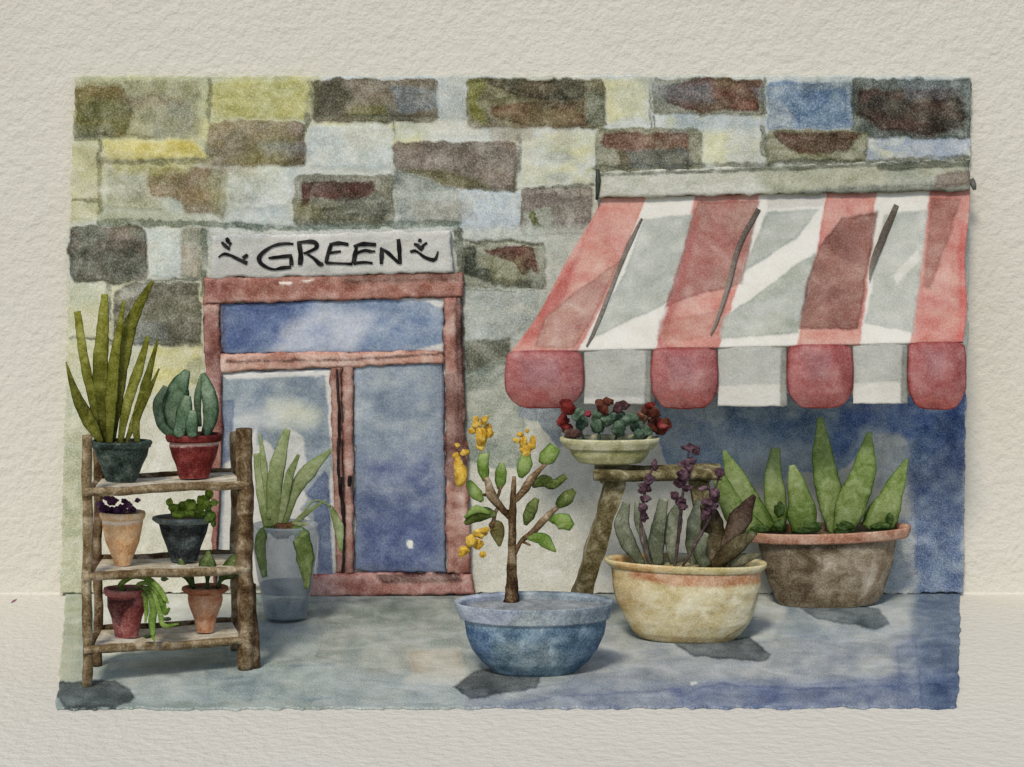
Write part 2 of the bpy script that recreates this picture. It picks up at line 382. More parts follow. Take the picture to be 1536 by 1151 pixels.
# ------------------------------------------------------------------ stone wall
BLUEGREY, YEL, PALEY = S(182, 190, 190), S(206, 192, 92), S(200, 196, 158)
OLB, PURB, REDB, OLG, JO = S(98, 92, 70), S(122, 104, 96), S(112, 72, 54), S(128, 130, 62), S(112, 113, 94)
def paint_wall(cv):
    cv.brush = True
    w, l = cv.wash, cv.line
    B = .8   # block relief
    w((95, 100, 1460, 345), BLUEGREY, S(190, 192, 180), soft=8, edge=0, scale=120)
    w([(100, 105), (480, 105), (470, 200), (330, 215), (100, 215)], S(192, 190, 134), S(184, 188, 158), soft=14, edge=0)
    w([(100, 205), (160, 205), (150, 345), (100, 345)], S(196, 194, 150), S(198, 196, 168), soft=8, edge=0)
    w([(480, 182), (640, 182), (640, 215), (500, 232)], S(198, 196, 152), S(188, 192, 176), soft=9, edge=0)
    w([(905, 118), (975, 118), (970, 178), (910, 182)], S(198, 194, 146), S(190, 190, 160), soft=6, edge=0)
    w([(820, 205), (895, 200), (885, 272), (800, 262)], S(200, 196, 150), S(186, 190, 180), soft=12, edge=0)
    w([(1050, 195), (1145, 205), (1140, 248), (1050, 250)], S(200, 198, 160), S(184, 186, 176), soft=8, edge=0)
    w([(1000, 168), (1145, 172), (1145, 190), (1000, 192)], S(178, 184, 150), S(168, 178, 184), soft=6, edge=0)
    w([(1290, 205), (1455, 205), (1455, 240), (1290, 240)], S(196, 196, 172), S(160, 170, 186), soft=4, edge=.2)
    # first course
    w((112, 120, 300, 205), S(150, 150, 134), S(138, 136, 112), soft=6, relief=B)
    w([(112, 130), (185, 128), (200, 160), (190, 206), (112, 204)], S(84, 82, 38), S(104, 76, 46), soft=3.5, relief=B)
    w([(185, 145), (260, 138), (280, 160), (200, 166)], S(122, 104, 100), S(140, 134, 124), soft=8, a=.8, edge=.1)
    w([(215, 160), (290, 155), (292, 205), (225, 205)], S(148, 150, 146), None, soft=8, a=.8, edge=.1)
    w((318, 122, 462, 178), S(184, 180, 110), S(178, 178, 122), soft=5, relief=B)
    w((468, 118, 656, 184), S(104, 98, 76), S(122, 106, 82), relief=B)
    w([(468, 122), (510, 120), (530, 150), (500, 180), (470, 176)], S(72, 70, 50), S(88, 84, 62), soft=6, a=.8, edge=0)
    w([(530, 158), (580, 158), (575, 180), (520, 178)], S(128, 128, 62), None, soft=7, a=.7, edge=0)
    w([(655, 128), (698, 128), (700, 180), (658, 182)], S(168, 174, 172), None, soft=4, a=.8)
    w((700, 118, 908, 192), S(126, 122, 78), S(118, 110, 82), relief=B)
    w([(702, 120), (735, 120), (715, 150), (730, 186), (706, 180)], S(132, 132, 36), S(110, 112, 40), soft=4, edge=.3)
    w([(722, 118), (880, 120), (876, 150), (800, 150), (750, 136)], S(74, 72, 52), S(92, 84, 62), soft=3)
    w([(735, 160), (800, 150), (880, 152), (876, 192), (790, 190), (740, 178)], S(122, 92, 62), S(112, 96, 60), soft=4)
    w((880, 138, 908, 186), S(130, 134, 120), None, soft=3, a=.7)
    w((978, 118, 1146, 172), S(136, 136, 116), S(124, 122, 96), relief=B)
    w([(985, 130), (1060, 118), (1142, 120), (1135, 165), (1050, 168), (1000, 158)], S(112, 66, 48), S(98, 74, 54), soft=2)
    w((1150, 122, 1278, 196), S(148, 160, 172), S(112, 136, 162), soft=4, relief=B)
    w([(1175, 135), (1270, 130), (1275, 190), (1195, 192)], S(92, 122, 152), S(108, 132, 158), soft=8, edge=.2)
    w((1276, 118, 1458, 208), S(84, 94, 84), S(74, 84, 76), relief=B, soft=2)
    w([(1288, 135), (1440, 132), (1450, 190), (1400, 204), (1320, 195), (1284, 170)], S(88, 62, 52), S(78, 70, 58), soft=5)
    # second course
    w([(155, 212), (290, 212), (320, 236), (155, 242)], YEL, S(204, 196, 120), soft=4, edge=.3, relief=B)
    w((313, 182, 458, 248), S(126, 110, 104), S(134, 112, 104), relief=B)
    w([(372, 215), (456, 200), (456, 248), (350, 248)], S(106, 98, 66), S(120, 104, 80), soft=5, edge=.2)
    w((462, 190, 588, 252), S(182, 190, 188), S(190, 196, 194), soft=4, relief=B)
    w((590, 212, 774, 286), S(118, 106, 92), S(126, 110, 96), relief=B)
    w([(596, 252), (680, 258), (740, 282), (620, 286)], S(108, 110, 66), S(124, 122, 84), soft=4, a=.85)
    w([(730, 262), (774, 225), (774, 284), (740, 282)], S(150, 140, 130), None, soft=4, a=.8)
    w((784, 200, 892, 275), S(178, 186, 186), S(196, 194, 158), soft=4, a=.5, relief=B)
    w((893, 192, 1052, 262), S(146, 144, 122), S(138, 136, 104), relief=B)
    w([(905, 198), (1035, 198), (1034, 230), (940, 232), (900, 215)], S(128, 92, 76), S(120, 94, 70), soft=3)
    w([(925, 228), (1035, 222), (1034, 256), (930, 256)], S(110, 104, 58), S(104, 92, 60), soft=3)
    w((1148, 196, 1302, 244), S(132, 130, 84), S(140, 138, 108), relief=B)
    w([(1158, 200), (1290, 198), (1270, 228), (1200, 232), (1170, 218)], S(110, 74, 62), S(102, 78, 62), soft=2.5)
    # third course
    w([(162, 252), (240, 250), (245, 316), (162, 312)], S(158, 162, 160), S(168, 170, 162), soft=3, relief=B)
    w([(220, 252), (312, 250), (332, 270), (330, 318), (280, 322), (268, 300), (224, 292)], S(128, 96, 86), S(116, 96, 72), soft=3, relief=B)
    w([(165, 242), (300, 240), (280, 262), (175, 262)], S(160, 158, 100), S(176, 172, 120), soft=7, a=.8, edge=.1)
    w((342, 254, 436, 312), S(190, 196, 196), S(194, 198, 192), soft=3, relief=B)
    w([(312, 250), (345, 255), (338, 330), (318, 325)], S(142, 142, 118), S(160, 160, 142), soft=3, a=.8)
    w((440, 262, 592, 338), S(122, 120, 98), S(138, 136, 118), relief=B)
    w([(452, 274), (560, 272), (566, 290), (520, 304), (470, 294), (462, 312), (454, 312)], S(108, 62, 54), S(98, 70, 56), soft=2)
    w([(470, 312), (590, 300), (580, 334), (460, 334)], S(92, 92, 66), S(108, 106, 80), soft=4, a=.8)
    w([(590, 250), (700, 290), (690, 345), (596, 335)], S(154, 162, 156), S(166, 172, 168), soft=5, relief=B)
    w((692, 284, 780, 362), S(176, 186, 194), S(184, 192, 196), soft=3, relief=B)
    w((700, 335, 730, 360), S(160, 168, 180), None, soft=6, a=.7, edge=.1)
    w((782, 280, 890, 352), S(134, 122, 114), S(120, 112, 100), relief=B)
    w([(786, 316), (826, 312), (830, 352), (790, 352)], S(168, 172, 160), None, soft=3, a=.85)
    w([(795, 315), (803, 316), (806, 334), (816, 342), (797, 344)], S(104, 112, 40), None, soft=1.2)
    w([(100, 300), (150, 300), (150, 338), (100, 338)], S(192, 190, 160), None, soft=4, a=.8)
    w([(150, 318), (330, 325), (330, 345), (150, 345)], S(168, 170, 150), S(184, 186, 176), soft=6, a=.8, edge=.1)
    # fourth course, left of the sign
    w((100, 332, 320, 440), S(184, 190, 184), S(190, 192, 180), soft=6, edge=0)
    w((103, 338, 222, 424), S(96, 98, 82), S(112, 94, 82), relief=B, edge=.8, r=14)
    w((226, 344, 270, 416), S(190, 196, 190), None, soft=2, relief=B)
    w((270, 342, 304, 418), S(160, 158, 140), S(172, 160, 142), soft=3, relief=B)
    # lower left
    w((90, 425, 320, 900), S(196, 194, 160), S(190, 192, 168), soft=10, edge=0, scale=120)
    w([(90, 640), (150, 640), (140, 900), (85, 900)], S(180, 180, 152), S(172, 176, 150), soft=8, edge=0)
    w([(150, 640), (320, 590), (390, 640), (395, 905), (140, 905)], S(205, 202, 192), S(198, 196, 182), soft=6, edge=0)
    w([(175, 440), (190, 430), (296, 428), (300, 516), (172, 512)], S(112, 108, 92), S(96, 94, 74), relief=B, r=4)
    w([(178, 432), (225, 428), (200, 448), (180, 450)], S(168, 168, 156), None, soft=3, a=.9)
    w([(225, 522), (302, 518), (302, 575), (230, 590)], S(202, 196, 128), S(196, 192, 142), soft=6, edge=.1)
    w([(278, 545), (302, 535), (302, 575), (285, 575)], S(168, 170, 140), None, soft=3, a=.8)
    # right of the door
    w((690, 340, 905, 900), S(182, 186, 178), S(190, 192, 182), soft=8, edge=0, scale=120)
    w((692, 362, 818, 432), S(134, 136, 116), S(146, 148, 130), relief=B)
    w([(694, 372), (712, 370), (716, 400), (745, 405), (740, 422), (696, 415)], S(68, 76, 62), S(84, 88, 70), soft=3)
    w([(726, 374), (800, 368), (808, 395), (806, 412), (796, 402), (786, 412), (770, 392), (740, 384)], S(112, 66, 50), S(104, 72, 54), soft=1.6)
    w([(740, 415), (800, 420), (800, 430), (740, 428)], S(90, 90, 72), None, soft=2, a=.8)
    w((698, 434, 808, 512), S(178, 184, 178), S(170, 178, 174), soft=3, relief=B)
    w([(694, 512), (766, 508), (770, 545), (740, 575), (694, 590)], S(108, 112, 96), S(122, 124, 108), soft=3, relief=B)
    w([(694, 560), (760, 540), (795, 600), (778, 700), (745, 704), (694, 690)], S(160, 168, 158), S(144, 154, 144), soft=2.2)
    w([(700, 703), (778, 703), (840, 640), (1000, 640), (1120, 900), (693, 900)], S(206, 203, 193), S(200, 198, 188), soft=3, edge=0)
    # deep blue wall beneath the awning
    w([(900, 560), (1450, 560), (1450, 895), (900, 895)], S(206, 203, 193), None, soft=3, edge=0)
    w([(778, 600), (856, 600), (842, 640), (845, 668), (836, 674), (826, 655), (806, 632), (780, 628)], S(138, 150, 164), S(150, 158, 168), soft=1.4)
    w([(850, 590), (1010, 590), (1010, 650), (1000, 655), (850, 650)], S(172, 180, 184), S(190, 194, 192), soft=2)
    w([(982, 590), (1450, 590), (1450, 640), (1382, 700), (1352, 655), (1310, 650), (1272, 700), (1240, 715), (1190, 705), (1165, 730), (1135, 715), (1085, 706), (1050, 708), (1000, 700), (985, 660)], S(118, 146, 180), S(138, 160, 186), soft=2, scale=80)
    w([(1085, 606), (1260, 600), (1255, 660), (1170, 668), (1090, 650)], S(98, 126, 158), S(112, 140, 170), soft=12, edge=0)
    w([(1120, 672), (1200, 660), (1210, 700), (1130, 735), (1100, 705)], S(160, 172, 182), S(172, 180, 186), soft=8, edge=.1, a=.8)
    w([(1262, 596), (1450, 590), (1450, 660), (1360, 660), (1300, 640), (1262, 690), (1245, 680)], S(70, 104, 164), S(94, 124, 174), soft=8, edge=.1)
    w([(1385, 640), (1450, 620), (1450, 900), (1372, 900), (1366, 800), (1362, 740), (1352, 690), (1368, 665)], S(66, 98, 146), S(88, 116, 156), soft=13, edge=0)
    w([(1404, 630), (1450, 600), (1450, 720), (1420, 700)], S(62, 86, 132), None, soft=12, a=.7, edge=0)
    w([(1308, 652), (1350, 650), (1368, 680), (1340, 720), (1318, 735)], S(178, 184, 186), S(160, 168, 178), soft=6, edge=.1)
    w([(1330, 780), (1372, 775), (1370, 880), (1330, 890)], S(172, 178, 182), S(150, 160, 172), soft=6, edge=.1)
    # joints
    for pts, wd in [([(110, 207), (200, 206), (252, 207)], 6), ([(152, 243), (260, 243), (322, 238)], 8), ([(150, 212), (147, 260), (152, 300), (153, 336)], 8),
                    ([(104, 301), (150, 300)], 6), ([(315, 120), (314, 180), (312, 232)], 7), ([(466, 125), (462, 180), (456, 205)], 8),
                    ([(591, 186), (592, 215)], 3), ([(470, 178), (560, 176), (655, 176)], 5), ([(780, 205), (776, 250), (772, 285)], 7),
                    ([(975, 120), (975, 192)], 3), ([(981, 175), (980, 192)], 3), ([(1147, 118), (1143, 180), (1147, 232)], 8), ([(700, 284), (780, 284), (890, 278)], 4),
                    ([(893, 252), (1100, 248), (1300, 243), (1452, 236)], 8), ([(104, 508), (200, 507), (296, 512)], 4), ([(163, 424), (164, 470), (165, 515)], 7),
                    ([(108, 422), (200, 424), (300, 420)], 5), ([(693, 364), (750, 362), (815, 365)], 5), ([(692, 180), (900, 190)], 0.5)]:
        l(pts, wd, JO, relief=-.4)
    l([(150, 333), (300, 336), (420, 343), (560, 338), (690, 336)], 9, S(112, 124, 110), relief=-.3)
    rr = random.Random(12)      # loose translucent glazes that bleed over the courses
    w([(100, 105), (470, 105), (420, 260), (300, 330), (100, 330)], S(186, 180, 90), S(160, 162, 100), a=.32, soft=30, edge=0)
    for _ in range(46):
        x, y = rr.uniform(110, 1440), rr.uniform(120, 600 if rr.random() < .3 else 340); ww, hh = rr.uniform(18, 60), rr.uniform(8, 22)
        if x > 760 and y > 240 or 300 < x < 700 and y > 330: continue
        c = rr.choice([S(150, 146, 84), S(120, 128, 120), S(138, 120, 96), S(206, 202, 186), S(160, 166, 120), S(136, 150, 160)])
        w([(x - ww, y - hh), (x + ww * .8, y - hh * rr.uniform(.4, 1)), (x + ww, y + hh * .6), (x - ww * rr.uniform(.3, 1), y + hh)], c, None, a=rr.uniform(.18, .5), soft=rr.uniform(2, 12), edge=rr.choice((0, .3)))
    l([(308, 348), (306, 390), (308, 440)], 10, S(96, 108, 84)); l([(298, 350), (299, 420)], 5, S(150, 150, 128))
    l([(688, 345), (690, 420), (691, 500)], 12, S(98, 104, 88)); l([(700, 435), (790, 436), (818, 432)], 3, S(140, 146, 132))
def build_wall():
    def shp(gx, gy):
        gx = gx + (gy - 500) * 0
        t = (gx - 95) / 1365
        left = 112 - (gy - 112) * .028 + np.where(gy > 330, -6 * np.exp(-((gy - 380) / 40) ** 2), 0)
        right = 1457 - (gy - 112) * .016
        return left + (right - left) * t, gy
    V, Fc, px, py, n0, ring = slab(95, 114, 1460, 890, -.03, .055, 2.1, shp, 31, 4.0)
    cv = Canvas(px, py, S(190, 192, 184), 31, 5.5)
    paint_wall(cv)
    C = np.vstack([cv.c, cv.c[ring]])
    V[:n0, 1] -= cv.relief * .007
    o = mk('stone_wall', V, Fc, 'stone', None, C, (0, 0, 0))
    tag(o, 'shopfront wall of soft olive, brown, blue and yellow stone blocks behind door and awning', 'wall')
build_wall()

# ------------------------------------------------------------------ double shop door
FR1, FR2, FRD = S(142, 92, 74), S(160, 112, 92), S(84, 50, 42)
def build_door():
    t = thing('shop_door', 'brick-red framed double glazed shop door with blue panes beneath the GREEN sign', 'door', P(500, 890, -.06))
    t.location.z = 0; LOC[t.name] = Vector(t.location)
    Y = -.075
    def quad(name, pts, Y, thick, c, c2, par, painter=None, mat='paint', seed=1, warp=2.2):
        (ax, ay), (bx, by), (cx_, cy_), (dx, dy) = pts   # tl, tr, br, bl
        def shp(gx, gy):
            u, v = gx, gy
            return (ax * (1 - u) + bx * u) * (1 - v) + (dx * (1 - u) + cx_ * u) * v, (ay * (1 - u) + by * u) * (1 - v) + (dy * (1 - u) + cy_ * u) * v
        wd, ht = max(bx - ax, cx_ - dx), max(dy - ay, cy_ - by)
        V, Fc, px, py, n0, ring = slab_uv(wd, ht, Y, thick, shp, seed)
        cv = Canvas(px, py, c, seed, warp)
        cv.wash([(ax - 20, ay - 20), (bx + 20, by - 20), (cx_ + 20, cy_ + 20), (dx - 20, dy + 20)], c, c2, soft=3, edge=0, scale=30)
        if painter: painter(cv)
        sd = np.abs(sdf_poly(px, py, pts)); f = 1 + .45 * np.exp(-(sd / 2.0) ** 2)
        cc = PAPER * np.clip(cv.c / PAPER, .01, 1.2) ** f[:, None]
        return mk(name, V, Fc, mat, par, np.vstack([cc, cc[ring]]))
    def slab_uv(wd, ht, Y, thick, shp, seed):
        nx, ny = max(3, int(wd / 2.4)), max(3, int(ht / 2.4))
        u, v = np.meshgrid(np.linspace(0, 1, nx + 1), np.linspace(0, 1, ny + 1))
        gx, gy = shp(u, v); px, py = gx.copy(), gy.copy()
        ex = np.minimum(u, 1 - u) * wd; ey = np.minimum(v, 1 - v) * ht
        px += 8 * (fbm(gx / 13, gy / 15, seed) - .5) * np.exp(-ex / 7); py += 8 * (fbm(gx / 15, gy / 13, seed + 5) - .5) * np.exp(-ey / 7)
        k = (D + Y) / D; W = nx + 1
        V = np.column_stack([((px - CX) / F * k).ravel(), np.full(px.size, Y), (H - (py - HY) / F * k).ravel()])
        V[:, 1] += .012 * np.exp(-np.minimum(ex, ey).ravel() / 2.0)
        i = np.arange(ny * nx); a = (i // nx) * W + i % nx
        Fc = np.column_stack([a, a + W, a + W + 1, a + 1]).tolist()
        ring = list(range(nx + 1)) + [q * W + nx for q in range(1, ny + 1)] + [ny * W + q for q in range(nx - 1, -1, -1)] + [q * W for q in range(ny - 1, 0, -1)]
        n0 = len(V); VB = V[ring].copy(); VB[:, 1] = Y + thick; V = np.vstack([V, VB]); m = len(ring)
        Fc += [(ring[q], ring[(q + 1) % m], n0 + (q + 1) % m, n0 + q) for q in range(m)]; Fc.append(tuple(n0 + q for q in range(m)))
        return V, Fc, px.ravel(), py.ravel(), n0, ring
    global door_quad; door_quad = quad
    # frame members butt against one another
    def head(cv):
        cv.wash([(500, 412), (690, 406), (690, 422), (520, 426)], S(110, 84, 70), None, soft=4, a=.7)
        cv.wash([(308, 415), (365, 420), (340, 455), (308, 455)], S(120, 58, 44), None, soft=10, a=.7, edge=0)
        cv.line([(420, 424), (436, 425)], 3, S(220, 210, 196)); cv.line([(454, 423), (470, 421)], 3, S(220, 210, 196))
    quad('frame', [(304, 417), (694, 409), (693, 446), (304, 456)], Y - .02, .06, FR1, S(150, 92, 74), t, head, seed=3)
    o = quad('frame', [(303, 457), (328, 457), (334, 640), (322, 893)], Y - .017, .06, S(128, 78, 66), S(150, 104, 88), t,
         lambda cv: cv.wash([(300, 520), (330, 520), (332, 600), (318, 560)], S(100, 54, 44), None, soft=8, a=.6), seed=4)
    def rj(cv):
        cv.wash([(682, 440), (694, 440), (698, 700), (686, 700)], S(74, 48, 42), S(96, 64, 54), soft=3)
        cv.wash([(660, 560), (684, 560), (694, 740), (668, 720)], S(118, 84, 76), S(100, 68, 60), soft=5, a=.8)
        cv.wash([(684, 730), (702, 735), (702, 800), (690, 800)], S(172, 134, 118), None, soft=4, a=.8)
    quad('frame', [(666, 448), (692, 447), (706, 861), (670, 861)], Y - .017, .06, FR1, S(156, 108, 90), t, rj, seed=5)
    quad('sill', [(452, 862), (707, 862), (712, 892), (446, 896)], Y - .03, .09, S(146, 92, 80), S(160, 112, 98), t,
         lambda cv: cv.wash([(560, 862), (690, 858), (692, 874), (575, 876)], S(66, 46, 42), S(84, 60, 52), soft=3, a=.85), seed=6)
    def bar(cv): cv.line([(340, 543), (460, 541), (520, 540), (600, 535), (660, 531)], 4, S(92, 66, 56))
    quad('transom_bar', [(329, 531), (665, 527), (665, 545), (329, 559)], Y - .012, .05, S(176, 130, 108), S(164, 118, 98), t, bar, seed=7)
    def tp(cv):
        cv.wash([(325, 445), (470, 445), (455, 500), (420, 520), (325, 530)], S(48, 74, 130), S(72, 96, 146), soft=10, edge=0)
        cv.wash([(430, 490), (480, 460), (560, 470), (530, 528), (410, 528)], S(184, 188, 198), S(160, 168, 188), soft=14, edge=0)
        cv.wash([(560, 447), (668, 440), (669, 462), (655, 460), (640, 452)], S(206, 203, 193), None, soft=1.5, edge=.1)
        cv.wash([(625, 524), (668, 514), (668, 532), (620, 532)], S(206, 203, 193), None, soft=1.5, edge=.1)
        cv.wash([(326, 450), (338, 450), (338, 532), (326, 532)], S(96, 92, 108), None, soft=3, a=.8)
    quad('transom_pane', [(327, 455), (667, 445), (666, 529), (328, 532)], Y + .01, .02, S(110, 132, 162), S(128, 146, 170), t, tp, 'glass', seed=8)
    # leaves: each leaf has stiles, a pane, a handle
    def lp(cv):
        cv.wash([(330, 560), (420, 560), (400, 640), (330, 660)], S(112, 132, 148), S(134, 150, 160), soft=14, edge=0)
        cv.wash([(400, 598), (440, 600), (480, 618), (470, 640), (400, 640)], S(184, 188, 170), S(190, 192, 160), soft=12, edge=0)
        cv.wash([(350, 625), (420, 610), (420, 640), (345, 650)], S(184, 188, 186), None, soft=10, edge=0)
        cv.wash([(330, 560), (496, 555), (492, 563), (340, 570)], S(206, 202, 192), None, soft=1.5)
        cv.wash([(488, 560), (500, 560), (500, 720), (494, 640)], S(206, 202, 192), None, soft=1.5)
        cv.wash([(385, 668), (398, 660), (425, 690), (432, 640), (455, 655), (460, 700), (478, 690), (480, 700), (455, 735), (462, 750), (450, 765), (470, 785), (478, 800), (480, 900), (380, 900), (375, 730)], S(206, 202, 192), S(196, 194, 184), soft=2, edge=.2)
        cv.wash([(340, 640), (350, 650), (352, 690), (385, 640), (390, 900), (330, 900)], S(204, 200, 190), None, soft=2.5, edge=.1)
        cv.wash([(334, 600), (352, 600), (346, 690), (334, 700)], S(104, 120, 146), None, soft=2)
        cv.wash([(486, 706), (494, 720), (500, 860), (486, 884), (474, 876), (478, 800), (468, 768), (480, 758), (458, 742)], S(92, 108, 142), S(76, 94, 130), soft=1.6)
        cv.wash([(494, 700), (502, 720), (506, 860), (499, 860)], S(204, 200, 190), None, soft=2)
    lf = quad('door', [(494, 552), (511, 549), (516, 861), (505, 861)], Y - .008, .05, S(150, 106, 88), S(136, 92, 78), t, seed=9)
    quad('pane', [(330, 559), (500, 552), (505, 880), (323, 884)], Y + .012, .02, S(124, 138, 150), S(136, 148, 152), lf, lp, 'glass', seed=10)
    rg = quad('door', [(513, 549), (529, 546), (530, 861), (518, 861)], Y - .008, .05, S(154, 108, 92), S(140, 96, 80), t, seed=11)
    def rp(cv):
        cv.wash([(535, 690), (660, 670), (672, 862), (530, 862)], S(84, 100, 142), S(104, 118, 152), soft=24, edge=0)
        cv.wash([(540, 790), (640, 770), (664, 830), (640, 858), (560, 850)], S(38, 56, 110), S(62, 80, 130), soft=18, edge=0)
        cv.wash([(656, 545), (668, 545), (674, 800), (662, 800)], S(136, 138, 150), None, soft=4, a=.7)
        cv.wash((611, 811, 620, 822), S(225, 224, 220), None, soft=1, edge=0, r=3)
    quad('pane', [(531, 547), (665, 543), (669, 861), (532, 858)], Y + .012, .02, S(132, 146, 158), S(118, 134, 152), rg, rp, 'glass', seed=12)
    b = Bag().stroke([(505, 553), (509, 640), (507, 700), (514, 760), (516, 812), (513, 860)], [3, 5, 4, 6, 3, 3], Y - .018, S(40, 26, 24), thick=.6, wob=.3)
    b.build('seam', 'metal', lf)
    Bag().stroke([(511, 716), (510, 734)], [6, 7, 5], Y - .05, S(34, 24, 22), thick=.9).build('handle', 'metal', lf)
    Bag().stroke([(525, 714), (524, 730)], [5, 7, 5], Y - .05, S(34, 24, 22), thick=.9).build('handle', 'metal', rg)
build_door()

# ------------------------------------------------------------------ sign
def build_sign():
    Y = -.10
    t = thing('shop_sign', 'pale sign board reading GREEN in black brush letters between two leafy flourishes', 'sign', P(495, 380, Y))
    def ps(cv):
        cv.wash([(318, 352), (400, 350), (390, 412), (318, 412)], S(170, 172, 166), S(186, 184, 176), soft=10, edge=0)
        cv.wash([(340, 398), (480, 396), (500, 408), (330, 412)], S(170, 168, 160), None, soft=6, edge=0, a=.7)
    door_quad('board', [(317, 354), (674, 345), (680, 409), (317, 418)], Y, .06, S(188, 186, 178), S(196, 194, 186), t, ps, 'board', seed=40)
    c = lambda pts: [(x / 3.198 + 280, y / 3.198 + 320) for x, y in pts]
    K = S(30, 27, 26); YL = Y - .008
    def letter(strokes, name='letter'):
        b = Bag()
        for pts, w in strokes: b.stroke(c(pts), [q * 1.12 for q in w], YL, K, thick=.2, wob=.18, edge=.1)
        return b.build(name, 'ink', t)
    letter([([(512, 148), (470, 146), (410, 160), (352, 200), (352, 235), (395, 265), (448, 270)], [3, 4, 4, 6, 6, 4, 1.5]),
            ([(392, 216), (440, 210), (505, 204)], [3, 5, 5]), ([(500, 206), (503, 250)], [5, 5]), ([(500, 258), (455, 262), (420, 270)], [5, 5, 2])])
    letter([([(540, 140), (545, 195), (543, 248)], [6, 7, 6]), ([(530, 140), (590, 135), (622, 145), (620, 168), (585, 185), (560, 192)], [3, 6, 6, 5, 4, 3]),
            ([(575, 192), (610, 215), (640, 245), (655, 240)], [3, 4, 7, 3])])
    letter([([(692, 148), (680, 190), (668, 240)], [5, 5, 5]), ([(685, 150), (730, 144), (776, 150)], [4, 6, 4]),
            ([(684, 192), (715, 186), (740, 182)], [3, 4, 3]), ([(668, 240), (730, 240), (795, 244)], [4, 3, 4])])
    letter([([(815, 158), (806, 200), (800, 240)], [4, 6, 6]), ([(800, 160), (850, 148), (908, 152)], [3, 6, 5]),
            ([(805, 195), (850, 180), (880, 184), (905, 182)], [3, 5, 4, 2]), ([(800, 240), (850, 236), (892, 240)], [5, 4, 3])])
    letter([([(932, 168), (936, 200), (934, 244)], [4, 6, 5]), ([(928, 166), (970, 195), (1020, 240)], [3, 5, 4]), ([(1014, 124), (1020, 180), (1022, 244)], [5, 6, 5])])
    letter([([(190, 118), (198, 130), (206, 148)], [4, 6, 2]), ([(168, 138), (182, 152), (206, 174)], [3, 6, 3]), ([(214, 140), (204, 160)], [3, 2]),
            ([(152, 212), (180, 196), (215, 204), (250, 222), (290, 240)], [2, 4, 4, 5, 5]), ([(292, 198), (270, 216)], [4, 5])], 'flourish')
    letter([([(1118, 122), (1118, 138)], [4, 6]), ([(1090, 148), (1108, 154), (1126, 172), (1136, 154), (1154, 142)], [3, 5, 6, 4, 3]),
            ([(1072, 186), (1095, 180), (1115, 190), (1145, 214), (1190, 224), (1206, 182)], [4, 4, 3, 5, 5, 2])], 'flourish')
build_sign()

